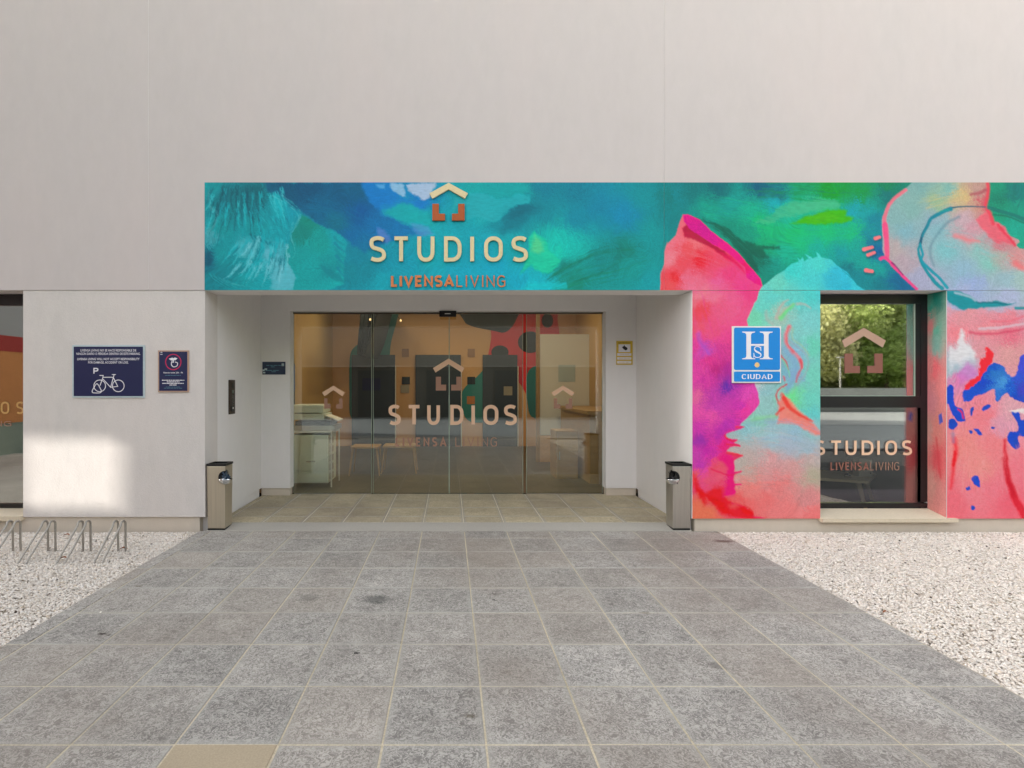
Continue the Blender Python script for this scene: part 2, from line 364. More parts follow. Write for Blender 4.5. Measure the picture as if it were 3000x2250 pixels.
PINK = (C(TC, '100,800,#f08090 350,780,#f58088 250,850,#fb6068 400,980,#f93040 200,1000,#fb5c68 600,1000,#f95c78 750,1150,#f55084 600,1250,#f06a9a 250,1180,#f57890 100,1200,#f94048 50,1290,#f96468 300,1300,#f2809a 900,1300,#f55090 30,950,#f08c98')
  + C(TE, '200,120,#ec8a98 400,120,#f07f98 700,120,#f26c95 900,100,#f0508a 270,300,#fb5560 230,400,#f9586a 500,350,#f2688c 700,350,#f36a92 800,450,#f46090 200,560,#f9647a 400,600,#ee6288 600,700,#e25595 300,850,#c45ab8 200,800,#e04c9c 500,850,#d04a95 350,1000,#d84592 450,1100,#bf3585 600,1150,#b23a98 600,1350,#7038a8 200,1200,#dc55a5 300,1300,#cc45a0 400,1500,#c048a8 700,1400,#c048ac 900,1450,#dd5cb4 950,1550,#e055a8 180,1500,#e070a0')
  + C(TF, '200,100,#e05fa8 450,50,#c850ae 750,50,#c845ac 850,100,#e64aa0 400,200,#e060a8 250,350,#cc48ac 600,320,#bb42b0 650,420,#e03a90 500,430,#c040a8 250,520,#a83ea8 400,560,#d445a0 550,560,#e83080 300,640,#c638a8 700,700,#f04870 200,720,#c850b0 400,720,#c83ca4 600,740,#ee2a85 650,900,#f01a80 640,1080,#ee1880 640,1200,#f02a80 480,830,#f06878 400,860,#f05a70 220,850,#c045b0 250,950,#d555a0 500,1000,#ee6a80 400,1050,#ee6680 170,1000,#ee6a70 450,1170,#ea4a60 300,1120,#e45a88 180,1400,#f08068 350,1500,#f08268 200,1500,#f28468'))
PALE = (C(TC, '1500,1100,#58cec8 1800,1000,#62cfc8 1300,1250,#7acfc0 1700,1250,#60cccc 2000,1200,#4cb8cc 2150,1290,#44b4cc')
  + C(TD, '60,1150,#4cbcd0 200,1290,#52c4d0')
  + C(TE, '1200,100,#76cfc8 1500,100,#74cdc6 1700,100,#66ccc8 1100,300,#7acfc4 950,420,#84d2b4 1300,400,#a8c4b8 1600,600,#8fccc8 1700,500,#88ccca 1500,900,#8fb8cc 1750,800,#7cceb8 1750,1200,#84cfbe 1500,1200,#90b0cc 1350,1150,#88bcc8 1500,1500,#84dca4 1750,1500,#7ecfc0 1100,1400,#98c4c8 1000,1350,#c8d0d4 1200,1600,#9cc4c2 1400,900,#94b8c4')
  + C(TF, '1100,100,#9cc8c4 1000,250,#92ceb4 1600,50,#80d0b8 1750,150,#74cac8 900,380,#94c2c8 1200,300,#a0bcc4 1200,450,#a4c6cc 1500,400,#9cbccc 1750,300,#96c0c4 1000,560,#bcb8b8 1400,560,#aeb8c4 1650,620,#a6bac4 900,700,#c0b0ac 1200,780,#d4a4a4 1700,720,#c4b0ac 1500,880,#d0a2a0 800,850,#bcb4ac 900,1000,#c8a8a0 1200,1000,#d49c9c 1750,1000,#b4ae9c 1300,1100,#de8888 900,1150,#e48c88 1100,1300,#e88080 1700,1300,#d49494 900,1400,#ee7878 1400,1450,#e48888 1800,1500,#ec8484 700,1300,#f06c6c'))
DISC = C(TD, '1000,100,#82aaa8 1300,150,#86b4ae 900,350,#8ab0ac 1200,280,#98b498 1400,240,#c4b48c 1500,230,#ccb488 1600,300,#c09c8c 1650,170,#b89890 1720,280,#c46870 700,500,#8cb0b0 800,650,#88b0ba 700,850,#b4a8a8 800,1000,#b4a4ac 1000,1200,#a8aac0 1200,600,#8cb4bc 1300,850,#88bcc0 1500,500,#c0a8b0 1600,600,#c89aa4 1700,900,#90bcb8 1500,1100,#94b4c4 1800,1000,#8cc0b8 2000,1200,#9cb8c0 1600,1250,#9cacce 1900,950,#a8b0a8 2100,950,#cc9090 1900,780,#c08088 2150,1200,#a4bcb8 1150,500,#94acb8 1500,1400,#a8b0cc 2000,1400,#acb4cc')
LOW = C(TG, '250,60,#b0b0c8 500,40,#b4b8c8 650,110,#b8b0c0 300,190,#d89aa0 600,200,#dc8c96 600,330,#d8788a 450,290,#dc9098 250,330,#e48c94 400,450,#d49aa0 600,450,#d4a0a0 300,480,#c8c8cc 220,560,#a8c4c8 300,570,#c890c0 250,640,#d888b0 350,750,#e08c98 430,900,#ec8890 300,1100,#e89490 500,1100,#ec8c90 400,1250,#e89894 250,1500,#e87884 500,1400,#e88490 600,1500,#f07080 350,1450,#ec8a94 650,1300,#ee8490 620,850,#d8a8b0 570,950,#d8a0b0 150,900,#dc9098 900,900,#e08c98 900,1300,#e88490')

def paint_mural(x, y):
    p = Paint(x, y)
    low = p.y > 858
    p.c[:] = p.field(TEAL, ang=-22, stroke=16)
    # left end of the band: ruffled, feathery strokes
    p.poly(P(T3, '600,40 1465,40 1500,170 1640,330 1900,440 2090,500 1900,540 1760,560 1640,600 1500,680 1330,560 1200,480 940,330 750,180 620,110'), DEEP, 5, 7, ang=35)
    p.poly(P(T3, '930,335 1200,480 1290,520 1335,590 1315,760 1320,960 1150,1015 850,1020 880,900 780,700 850,500'), LEAF, 2.5, 4, ang=35)
    for k in range(7):
        yy = 540 + k * 55
        p.line(P(T3, f'{1230 + k * 6},{yy} {1270 + k * 4},{yy + 45} {1325},{yy + 75}'), 9, '#0b8fa4' if k % 2 else '#0a97a0', 2, 2, .75, w2=2)
    p.poly(P(T3, '1100,790 1200,830 1290,900 1320,950 1240,930 1160,880'), '#0a8f98', 3, 3, .7)
    p.poly(P(T3, '1650,250 1800,230 1980,260 2080,330 2130,450 1980,420 1850,420 1700,340'), '#22b2b4', 6, 6, .8)
    p.poly(P(T3, '1500,60 1740,60 1760,120 1800,170 1850,190 1950,220 2080,220 2000,280 1850,220 1700,300 1600,270 1530,180'), '#0c86c8', 5, 6, .75)
    p.poly(P(T3, '1870,60 2150,50 2080,180 2030,210 1960,160 1890,110'), '#b3c7dd', 3, 5, .95)
    p.poly(P(T3, '1730,52 1850,62 1862,175 1810,165 1750,110'), '#9cc4de', 3, 5, .9)
    p.poly(P(T3, '1600,60 1680,60 1690,110 1640,100'), '#6cb0dc', 3, 4, .8)
    p.poly(P(T3, '1600,450 1680,470 1740,560 1700,600 1630,560'), '#6b8fcf', 6, 5, .7)
    p.poly(P(T3, '1900,410 2060,430 2140,510 2000,540 1940,480'), '#6aa0d0', 6, 5, .6)
    ruff = '75,60 600,60 620,110 680,160 750,185 830,250 920,310 925,350 850,440 830,560 770,660 830,760 880,900 860,1010 70,1010'
    for k in range(9):                                            # dark dabs radiating up
        a = 230 + k * 42; p.line(P(T3, f'{a},{90 + 12 * (k % 3)} {a - 18 + k * 5},{230 + 20 * (k % 2)} {a - 30 + k * 2 + 60},{400 - 22 * abs(k - 4)}'), 11, ['#045c6c', '#086a78', '#06606e'][k % 3], 3, 3, .8, w2=3, dry=.3)
    p.poly(P(T3, '350,570 480,560 560,600 520,680 420,730 360,690'), '#5ab2bc', 5, 5, .7)
    p.poly(P(T3, '700,690 760,720 830,800 880,900 850,1000 640,1010 680,900'), '#6ec0cc', 4, 5, .75)
    p.poly(P(T3, '600,650 660,640 650,760 610,740'), '#78c4d2', 4, 4, .6)
    p.poly(P(T3, '280,830 380,790 520,800 440,860 330,860'), '#0a8e98', 4, 4, .7)
    p.poly(P(T3, '75,640 110,680 130,760 90,810 70,790'), '#0c6078', 5, 4, .8)
    for k in range(5): p.line(P(T3, f'{470 + k * 45},{510 + k * 20} {500 + k * 45},{560 + k * 15}'), 7, '#0a7a88', 2, 2, .7, w2=3)
    for k in range(12):
        p.line(P(T3, f'{80 + k * 20},{850 + k * 9} {150 + k * 24},{930 + k * 4} {260 + k * 26},{1000}'), 4, '#5cc0c8' if k % 2 else '#0c8088', 1.5, 2, .55, w2=2, dry=.3)
    for k in range(60):                                           # long feathery brush marks that fan out from the left end
        rr_ = random.Random(100 + k); x0_ = rr_.uniform(90, 760); y0_ = rr_.uniform(80, 420); dx_ = (x0_ - 420) * .22 + rr_.uniform(-30, 30)
        p.line(P(T3, f'{x0_},{y0_} {x0_ + dx_ * .4},{y0_ + 90} {x0_ + dx_},{y0_ + rr_.uniform(150, 240)}'), rr_.uniform(6, 13), rr_.choice(['#06687a', '#18b0ba', '#3cc0ca', '#045868', '#5cccd4', '#0a8c98']), 2, 3, .62, w2=3, dry=.25)
    for k in range(54):
        rr_ = random.Random(200 + k); x0_ = rr_.uniform(330, 820); y0_ = rr_.uniform(540, 820); dx_ = (x0_ - 760) * .25
        p.line(P(T3, f'{x0_},{y0_} {x0_ + dx_ * .5},{y0_ + 70} {x0_ + dx_ - 20},{y0_ + rr_.uniform(110, 190)}'), rr_.uniform(6, 15), rr_.choice(['#84d4de', '#2eb8c2', '#90d4de', '#067c8a', '#5cc8d2']), 2, 3, .6, w2=3, dry=.25)
    p.line(P(T3, '90,500 150,420 170,330 100,240 110,120'), 12, '#6cb4ba', 5, 3, .55, w2=6, dry=.3)
    p.sweep(P(T3, '640,130 760,190 900,310 880,420 820,520 860,660 800,760'), 26, 7, 3, ['#8ad0d8', '#3cb4be', '#0c96a4'], .6, 2)
    p.sweep(P(T3, '560,240 700,420 650,560'), 26, 26, 3, ['#0f98a4', '#5cc0c8', '#0a8894'], .55, 3)
    p.sweep(P(T3, '1000,230 1300,330 1600,520'), 30, 26, 3.4, ['#0a6f98', '#0f88a8', '#07608a'], .5, 4)
    # middle: cloud, wave and spike
    p.poly(P(T4, '370,130 480,140 600,190 700,180 800,125 890,160 880,220 790,235 720,290 640,370 560,385 470,350 400,345 330,390 220,310 240,180'), '#42b0b8', 2.5, 6, .85)
    p.poly(P(T4, '450,130 560,80 850,60 890,130 800,120 700,150 600,180 500,140'), '#06a8aa', 5, 6, .7)
    p.poly(P(T4, '660,360 760,270 900,215 1030,260 900,340 760,450 640,480'), '#087f8e', 9, 8, .7)
    p.poly(P(T4, '780,235 870,230 960,250 860,300 760,350 700,350'), '#0a7486', 5, 6, .7)
    p.poly(P(T4, '885,520 930,470 1010,520 1060,620 1160,720 1085,815 990,830 905,765 815,835 855,720 890,640'), '#44ccaa', 3.5, 6, .95)
    p.poly(P(T4, '905,640 935,505 1000,560 1010,640 960,660'), '#70d49a', 5, 5, .75)
    p.poly(P(T4, '850,960 920,920 1040,905 1200,915 1220,965'), '#2cc6cc', 3, 5, .85)
    p.sweep(P(T4, '1030,880 1250,760 1500,650 1800,620'), 40, 22, 3.2, ['#0a7d72', '#12a09a', '#1a8a70', '#08706c'], .65, 5)
    p.sweep(P(T4, '1150,960 1400,860 1700,790 1950,700'), 46, 26, 3.2, ['#1a8a70', '#0fa0a0', '#0b8880', '#2a9068'], .6, 6)
    p.line(P(T4, '1060,880 1300,720 1560,640 1790,628'), 12, '#1a8068', 3, 3, .6, w2=5, dry=.3)
    p.line(P(T4, '1280,900 1500,820 1700,700 1800,640'), 8, '#127868', 3, 3, .55, w2=4, dry=.3)
    p.sweep(P(T4, '2130,150 2100,260 2060,380'), 20, 30, 4, ['#0a7a7c', '#0a8c88'], .5, 8)
    # green sweeps
    p.poly(P(TC, '1290,350 1480,290 1700,275 1850,240 2000,270 2065,330 2050,360 1900,370 1600,430 1400,470 1200,560 1030,560 1100,510 1250,440'), '#58b890', 5, 7, .85)
    p.poly(P(TC, '1470,540 1650,470 1900,395 2060,365 2140,385 2120,450 2215,468 2190,520 2000,548 1700,555 1520,550'), '#54b42a', 4, 5, .95)
    p.poly(P(TC, '1650,480 1850,440 2050,460 2000,510 1750,520'), '#62b822', 5, 5, .7)
    p.sweep(P(TC, '500,330 900,420 1300,520 1700,620'), 60, 34, 3.4, ['#14a88c', '#0c8c80', '#2cc08c', '#0a9c90'], .5, 9)
    p.sweep(P(TC, '1200,640 1600,700 2100,660 2500,600'), 40, 26, 4, ['#0cc084', '#18b878', '#06a890'], .5, 10)
    p.sweep(P(TC, '1000,140 1500,150 1900,190 2300,200'), 40, 24, 4, ['#0a9058', '#0c7a70', '#08a048'], .5, 11)
    p.poly(P(TC, '330,470 450,495 700,590 900,735 1100,800 1355,818 1350,845 1150,850 1200,960 1010,930 1110,1130 1010,1110 950,1000 850,850 650,640 430,510'), '#0a6052', 4, 6, .8)
    p.sweep(P(TC, '420,500 700,640 960,880 1150,1040'), 34, 16, 3, ['#064e44', '#128874', '#0a7060', '#3a9a80'], .6, 12)
    # light blue-green dome and everything below it
    rest = '0,1030 60,1085 170,1175 240,1265 345,1335 340,3000 '
    dome = P(TC, '1128,1290 1200,1230 1300,1150 1400,1090 1480,1020 1562,990 1548,945 1580,975 1612,938 1630,988 1680,958 1640,905 1700,930 1730,952 1785,932 1770,880 1805,900 1832,940 1940,965 2000,1020 2050,1060 2130,1110 2200,1200') + P(TD, '60,1085 170,1175 240,1265 345,1335 345,3000') + [(2200, 1900), TC((1090, 1340))]
    p.poly(dome, PALE, 1.5, 1.5, ang=10)
    p.c[low & (p.x < 2600)] = p.field(PALE, ang=12, stroke=14, idx=np.nonzero(low & (p.x < 2600))[0])
    if True:
        for a in ('1280,430 1400,290 1500,230', '1250,420 1350,230 1420,170'): p.line(P(TE, a), 7, '#c8b0a8', 3, 3, .7, w2=3)
        p.line(P(TE, '1320,420 1400,330 1490,240'), 13, '#7cdc90', 4, 3, .8, w2=7)
        p.line(P(TE, '1540,230 1640,240 1730,290'), 7, '#c4b4ac', 3, 3, .7, w2=3)
        p.line(P(TE, '1120,340 1140,450 1220,510'), 8, '#b4b8b0', 4, 3, .6)
        p.line(P(TE, '1440,540 1390,650 1400,760 1480,880 1580,990 1600,1080'), 13, '#e08890', 3, 3, .85, w2=9)
        p.line(P(TE, '1440,540 1400,650 1410,760 1490,880'), 5, '#e06068', 2, 3, .6)
        p.line(P(TE, '1580,990 1605,1080 1560,1180 1530,1290'), 9, '#d85860', 3, 3, .85, w2=4)
        p.line(P(TE, '1320,930 1390,1020 1430,1120'), 6, '#d05058', 2, 3, .9, w2=2)
        p.line(P(TE, '1450,560 1420,700 1560,830 1680,960 1680,1120 1560,1300 1480,1440'), 4, '#a8a8b0', 3, 3, .6)
        p.line(P(TE, '1480,560 1480,700 1600,800 1700,920'), 4, '#b4c49c', 3, 3, .6)
        p.line(P(TE, '1370,840 1480,960 1520,1150 1440,1330 1400,1420'), 14, '#8ab0cc', 5, 3, .6)
        p.line(P(TE, '1400,1320 1310,1380 1262,1440 1285,1550 1330,1659'), 5, '#cc5058', 2, 3, .85)
        p.line(P(TE, '1360,1210 1375,1270'), 5, '#d86870', 2, 2, .8)
        p.line(P(TE, '1340,970 1420,1120 1440,1220'), 4, '#88d8a0', 2, 2, .6)
        p.line(P(TE, '1450,1600 1480,1460 1530,1380'), 12, '#80e09c', 5, 3, .6)
        p.poly(P(TE, '1290,1560 1350,1480 1420,1500 1540,1640 1900,1990 1800,2010 1500,1850 1270,1840 1300,1700'), '#f0887c', 4, 4, .9)
        p.line(P(TF, '1360,-60 1420,40 1520,120 1650,200 1750,250'), 14, '#ea4a40', 3, 3, .85, w2=5)
        p.line(P(TF, '1265,155 1300,110 1350,70'), 8, '#dc4840', 2, 4, .8)
        p.line(P(TF, '1330,-110 1380,-40 1400,20'), 10, '#e85048', 3, 4, .7)
        p.line(P(TF, '940,240 1060,200 1250,180'), 9, '#98d49c', 5, 3, .6)
        for k, (yy, c_) in enumerate(((250, '#94b4cc'), (330, '#a8ccd0'), (430, '#b0ccd4'), (470, '#a0b8d0'), (560, '#a4bcd0'))):
            p.line(P(TF, f'{860 + k * 60},{yy + 30} 1300,{yy - 10} 1600,{yy + 40} 1850,{yy + 140}'), 14, c_, 5, 4, .45, w2=7, dry=.2)
        p.sweep(P(TF, '800,480 1200,440 1850,620'), 30, 26, 4, ['#b4c4cc', '#9cbcc8', '#c4b8bc', '#a8c8cc'], .45, 20)
        p.sweep(P(TF, '750,1080 1200,1060 1800,1150'), 30, 40, 5, ['#e89090', '#d8a09c', '#f09088'], .4, 21)
    # pink mountain
    pink = P(TC, '200,440 160,540 120,680 90,720 20,790') + P(T4, '2080,560 2055,640 2048,760 2020,830 2015,990') + [(1920, 1600)] + \
        P(TF, '1110,1600 1100,1545 960,1525 930,1480 830,1400 700,1350 600,1320 560,1260 700,1230 722,1200 690,1150 712,1112 792,1110 790,1092 700,1085 680,1040 700,960 792,935 790,920 690,935 700,850 685,780 740,745 815,720 740,685 600,672 590,650 640,600 690,590 780,590 770,570 690,540 740,500 620,480 575,450 600,415 680,385 760,360 832,335 820,322 770,305 800,260 880,190 975,100 1035,0') + \
        P(TE, '1033,1550 1010,1430 965,1300 930,1150 890,900 880,520 862,450 870,420 940,280 962,220 1000,170 1030,60 1062,0') + P(TC, '1135,1280 1110,1190 960,1020 850,880 700,760 520,620 400,500 260,438')
    p.poly(pink, PINK, 1.6, 1.6, ang=-15)
    p.line(P(TF, '575,445 600,480 690,520 730,505'), 7, '#e83040', 2, 2, .8, w2=3); p.line(P(TF, '600,560 690,570 770,585'), 6, '#e43850', 2, 2, .8, w2=3)
    p.line(P(TF, '600,675 720,700 800,715'), 9, '#ec4458', 2, 2, .85, w2=5); p.line(P(TF, '720,325 820,330'), 7, '#ec4450', 2, 2, .8, w2=3)
    p.line(P(TE, '210,640 240,740 300,840 350,900'), 13, '#a860c4', 5, 3, .75, w2=6)
    p.poly(P(TE, '540,1300 600,1290 650,1370 620,1390 550,1350'), '#6a38a8', 6, 4, .7)
    p.poly(P(TF, '160,490 260,470 320,530 260,590 150,560'), '#9c3caa', 8, 6, .6)
    p.poly(P(TF, '460,340 640,330 640,380 520,440 480,560 440,540'), '#b83cac', 8, 6, .6)
    p.poly(P(TF, '480,740 680,740 690,1180 700,1240 600,1260 620,1000 560,860'), '#f01c80', 6, 4, .75)
    p.line(P(TF, '380,880 470,930 560,900 520,830'), 14, '#f06478', 6, 4, .7)
    p.line(P(TF, '380,890 560,960 680,970 790,925'), 5, '#e01c60', 2, 2, .7, w2=4)
    p.poly(P(TF, '140,975 190,1010 220,1140 320,1235 390,1150 520,1120 570,1260 700,1345 830,1395 930,1480 960,1525 1110,1545 1110,1570 700,1570 560,1500 430,1400 330,1310 290,1390 200,1290 170,1150 140,1080'), '#ec2c34', 6, 7, .9)
    p.poly(P(TF, '200,1100 260,1190 330,1260 520,1310 700,1560 560,1480 430,1370 330,1260 240,1280 200,1200'), '#dc141c', 6, 6, .75)
    p.poly(P(TF, '760,1390 880,1430 960,1520 830,1500 770,1440'), '#e61420', 5, 5, .85)
    p.poly(P(TF, '620,1380 720,1350 760,1400 700,1430 640,1420'), '#f06c6c', 6, 5, .7)
    p.sweep(P(TC, '100,900 400,960 800,1150'), 34, 34, 4, ['#fb5c64', '#f58a98', '#f84c58'], .45, 30)
    p.sweep(P(TE, '200,200 300,600 420,1000 500,1500'), 50, 60, 4, ['#f070a0', '#d84c9c', '#e86898', '#c848a8'], .35, 31)
    # magenta fold
    p.poly(P(TC, '185,600 240,560 320,620 420,700 570,800 680,860 760,960 650,925 560,850 400,770 300,725 210,700'), '#b00c44', 3, 3, .9)
    p.poly(P(TC, '620,880 780,920 900,1060 930,1130 800,1010 700,960'), '#d8145c', 4, 3, .8)
    p.poly(P(TC, '200,438 260,435 400,500 520,620 700,760 850,880 960,1020 1110,1190 1135,1285 1050,1250 950,1180 930,1060 780,925 650,835 560,795 400,690 270,600 240,555 210,520'), C(TC, '250,480,#d8108a 300,600,#d00c90 450,620,#cc1890 560,720,#d41490 700,800,#e8108a 850,930,#ec1088 930,1050,#f01470 1000,1160,#dc3090 1080,1240,#e82a84'), 1.6, 1.4, ang=40)
    # pale disc on the right
    disc = P(TD, '905,40 1795,40 1782,200 1762,340 1800,400 1850,535 1900,528 1985,590 2010,680 2140,735 2150,760 2115,800 2160,840 2420,850 3300,900 3300,1600 1300,1600 960,1335 900,1280 800,1190 700,1080 640,1010 570,940 540,860 540,700 530,520 560,410 650,265 820,120')
    p.poly(disc, DISC, 1.6, 1.5, ang=20)
    p.sweep(P(TD, '1000,320 1300,230 1650,160'), 24, 16, 4, ['#d8bc84', '#a8b894', '#c8b890'], .5, 40)
    p.sweep(P(TD, '1250,700 1600,760 1900,850 2200,1000'), 30, 30, 4, ['#90c0bc', '#c8a4a8', '#8cb8c4'], .45, 41)
    p.line(P(TD, '1400,690 1550,730 1680,760'), 16, '#dc8488', 5, 4, .75, w2=8)
    p.poly(P(TD, '1640,500 1760,400 1850,535 1900,528 1985,600 2100,780 2085,812 1980,770 1880,790 1780,690 1700,600'), '#dc6474', 4, 4, .85)
    p.line(P(TD, '1900,560 2000,680 2100,800'), 8, '#d84058', 2, 3, .8)
    p.line(P(TD, '1780,70 1782,200 1752,335'), 10, '#d84a5c', 3, 2, .9); p.line(P(TD, '1775,375 1820,470 1840,545'), 11, '#dc4a5e', 3, 2, .9)
    p.line(P(TD, '1580,200 1680,180 1750,150'), 8, '#a84c5c', 3, 3, .7, w2=12)
    p.line(P(TD, '2100,1010 2180,1060 2300,1110'), 16, '#e07478', 5, 3, .7)
    p.line(P(TD, '815,145 650,280 575,430 560,560 575,700'), 9, '#e0788a', 2, 2, .9, w2=12)
    p.line(P(TD, '565,560 585,720 590,860 590,940'), 16, '#e8588a', 2, 2, .9, w2=13)
    p.line(P(TD, '515,960 560,945 620,985 700,1080 850,1230 945,1310'), 9, '#e0508c', 1.5, 2, .95, w2=8)
    p.line(P(TD, '650,1010 690,1040 780,1150'), 5, '#80206c', 1.5, 2, .8, w2=3)
    p.line(P(TD, '1440,465 1300,540 1180,680 1110,800 1100,920 1145,1040'), 8, '#6c909c', 4, 2, .7, w2=6)
    ring = '1750,348 1500,345 1340,365 1220,425 1110,490 1050,600 1005,690 985,780'
    p.line(P(TD, ring), 3, '#0a6078', 1.5, 1, .95, w2=9); p.line(P(TD, '1340,375 1220,420 1110,490 1060,590 1010,690'), 13, '#0a8898', 2, 1.5, .95, w2=7)
    p.line(P(TD, '985,780 962,860 985,970 1060,1110 1180,1260 1240,1310'), 6, '#07909c', 1.5, 1.5, .95, w2=12)
    p.line(P(TD, '990,800 1010,900 1000,980 1080,1070 1200,1180 1300,1300'), 7, '#0a98a8', 1.5, 1.5, .95, w2=9)
    p.line(P(TD, '1220,400 1320,385'), 5, '#10a094', 1.5, 1, .7)
    p.line(P(TD, '1790,360 2000,420 2220,500 2500,640'), 11, '#0a7870', 2, 2, .9, w2=12); p.line(P(TD, '1840,440 2000,460 2212,540'), 5, '#067060', 2, 2, .8)
    for a, b, w_ in (('320,850 420,825', 0, 11), ('370,915 445,885', 0, 10), ('455,720 505,705', 0, 11), ('345,1095 420,1108', 0, 12)):
        q = P(TD, a); p.line([(v[0] + 1, v[1] + 5) for v in q], w_ + 3, '#066070', 3, 1, .7); p.line(q, w_, '#ec8488', 1, 1, 1, w2=w_ * .8)
    # lower wall right of the window
    lo2 = np.nonzero((p.y > 872) & (p.x >= 2600))[0]; tr = np.clip((p.y[lo2] + p.w2[lo2] * 30 - 895) / 16, 0, 1)[:, None]
    p.c[lo2] = p.c[lo2] * (1 - tr) + p.field(LOW, ang=75, stroke=12, idx=lo2) * tr
    p.poly(P(TG, '140,30 240,30 330,60 400,110 520,100 620,118 650,112 600,135 480,140 380,155 290,160 200,120 160,90'), '#0c9098', 2.5, 3, .95)
    p.line(P(TG, '230,45 330,70 370,95'), 6, '#a8c0cc', 2, 2, .8); p.line(P(TG, '390,112 500,112 590,122'), 4, '#086878', 2, 2, .8)
    p.line(P(TG, '650,150 760,150 900,130'), 9, '#0a9098', 2, 2, .9)
    p.line(P(TG, '400,290 550,285 711,255 900,215'), 9, '#d4c0c8', 2, 3, .75, w2=5); p.line(P(TG, '330,320 520,325 711,290 900,260'), 8, '#d0506c', 3, 3, .75, w2=5)
    p.line(P(TG, '480,240 600,240 711,210'), 6, '#e07080', 3, 3, .6)
    p.poly(P(TG, '255,350 270,290 285,320 300,390 340,420 370,480 360,520 320,500 280,560 230,540 200,580 190,420 240,440'), '#dcdcde', 4, 6, .9, smooth=True)
    p.poly(P(TG, '200,520 260,540 330,480 390,500 380,560 330,620 250,600 200,620'), '#b0bcc8', 7, 6, .6)
    p.poly(P(TG, '240,610 310,520 360,560 380,600 330,640 270,680'), '#c87cc0', 7, 6, .7)
    p.poly(P(TG, '445,425 490,460 488,530 430,610 350,690 285,725 330,655 390,600 405,500 430,490'), '#ea2c3a', 2.5, 7, .95, smooth=True)
    BL = C(TG, '330,730,#0a58c4 420,650,#0a4cbc 500,560,#1858bc 520,600,#3a80c0 560,670,#5aa0d4 600,700,#1460c4 650,620,#3858c8 690,560,#4a50c8 690,720,#4848b8 640,760,#0a50bc')
    p.poly(P(TG, '283,720 330,705 400,640 440,580 475,545 520,528 560,545 580,590 625,632 660,600 670,540 690,480 760,470 900,500 900,820 711,802 640,780 580,740 530,797 505,780 502,712 440,742 375,762 330,800 290,792'), BL, 1.2, 5, smooth=True)
    for s_ in ('190,680 215,700 230,820 280,850 302,922 240,928 190,845 180,815 135,806 152,738', '185,925 220,915 247,962 215,997 188,976', '120,862 140,875 148,905 130,902', '425,835 470,820 476,838 420,860', '360,985 390,990 418,1022 398,1030 370,1005', '330,998 350,1006 345,1020 332,1014', '485,972 508,972 505,986 488,985', '343,1322 388,1310 403,1385 372,1380 348,1345', '305,1392 330,1385 337,1402 312,1412', '342,1525 362,1518 370,1540 348,1552', '335,850 358,838 355,880 338,895',
               '620,870 672,872 690,920 720,930 720,1035 665,1042 682,1105 645,1120 590,1065 603,1008 660,1002 662,950', '640,1050 675,1075 680,1110 650,1118'):
        p.poly(P(TG, s_), '#0c50c0' if len(s_) > 40 else '#1450b8', 1.0, 3.2, 1, smooth=True)
    p.line(P(TG, '250,850 275,870 290,910'), 5, '#e82c3c', 2, 2, .8)
    p.poly(P(TG, '600,860 711,840 711,880 680,870 640,870'), '#ece4e0', 2, 4, .85)
    p.line(P(TG, '575,1060 580,1200 605,1360 650,1480 720,1600'), 8, '#d01430', 4, 3, .85, w2=26)
    p.line(P(TG, '570,1200 600,1340 640,1450'), 14, '#c00c2c', 6, 3, .6)
    p.line(P(TG, '225,1060 235,1130 215,1240 200,1400'), 16, '#f03c48', 5, 4, .85, w2=9); p.line(P(TG, '225,1150 215,1240'), 9, '#d80c20', 2, 3, .8)
    p.line(P(TG, '215,1020 220,1080'), 9, '#8c8ca8', 5, 2, .7)
    p.sweep(P(TG, '380,1050 360,1250 340,1500'), 30, 40, 4, ['#eca0a0', '#e88088', '#f0a8a4'], .4, 50)
    p.sweep(P(TG, '620,1050 640,1250 700,1450'), 20, 30, 4, ['#e87888', '#f09498'], .4, 51)
    l_ = (p.c @ np.array([.2126, .7152, .0722]))[:, None]
    c_ = np.clip(l_ + (p.c - l_) * 1.1, .004, .95)
    return np.clip(c_ ** 1.12 * 1.16, .004, .92)

def mural_mesh(name, xs, ys, mk, m, parent, colour=None):
    """a finely divided painted face; mk turns the grid into points"""
    GX, GY = np.meshgrid(xs, ys); c = (colour or paint_mural)(GX, GY); co = mk(GX.ravel(), GY.ravel())
    nx, ny = len(xs), len(ys); i = np.arange(nx * ny).reshape(ny, nx)
    q = np.stack([i[:-1, :-1], i[1:, :-1], i[1:, 1:], i[:-1, 1:]], -1).reshape(-1, 4)
    me = bpy.data.meshes.new(name); me.vertices.add(len(co)); me.loops.add(q.size); me.polygons.add(len(q))
    me.vertices.foreach_set('co', (co - np.array(parent.location)).astype(np.float32).ravel()); me.loops.foreach_set('vertex_index', q.astype(np.int32).ravel())
    me.polygons.foreach_set('loop_start', np.arange(0, q.size, 4, dtype=np.int32)); me.update(calc_edges=True)
    a = me.color_attributes.new('paint', 'FLOAT_COLOR', 'POINT'); a.data.foreach_set('color', np.concatenate([c, np.ones((len(c), 1))], 1).astype(np.float32).ravel())
    me.materials.append(m); o = bpy.data.objects.new(name, me); col.objects.link(o); o.parent = parent
    return o
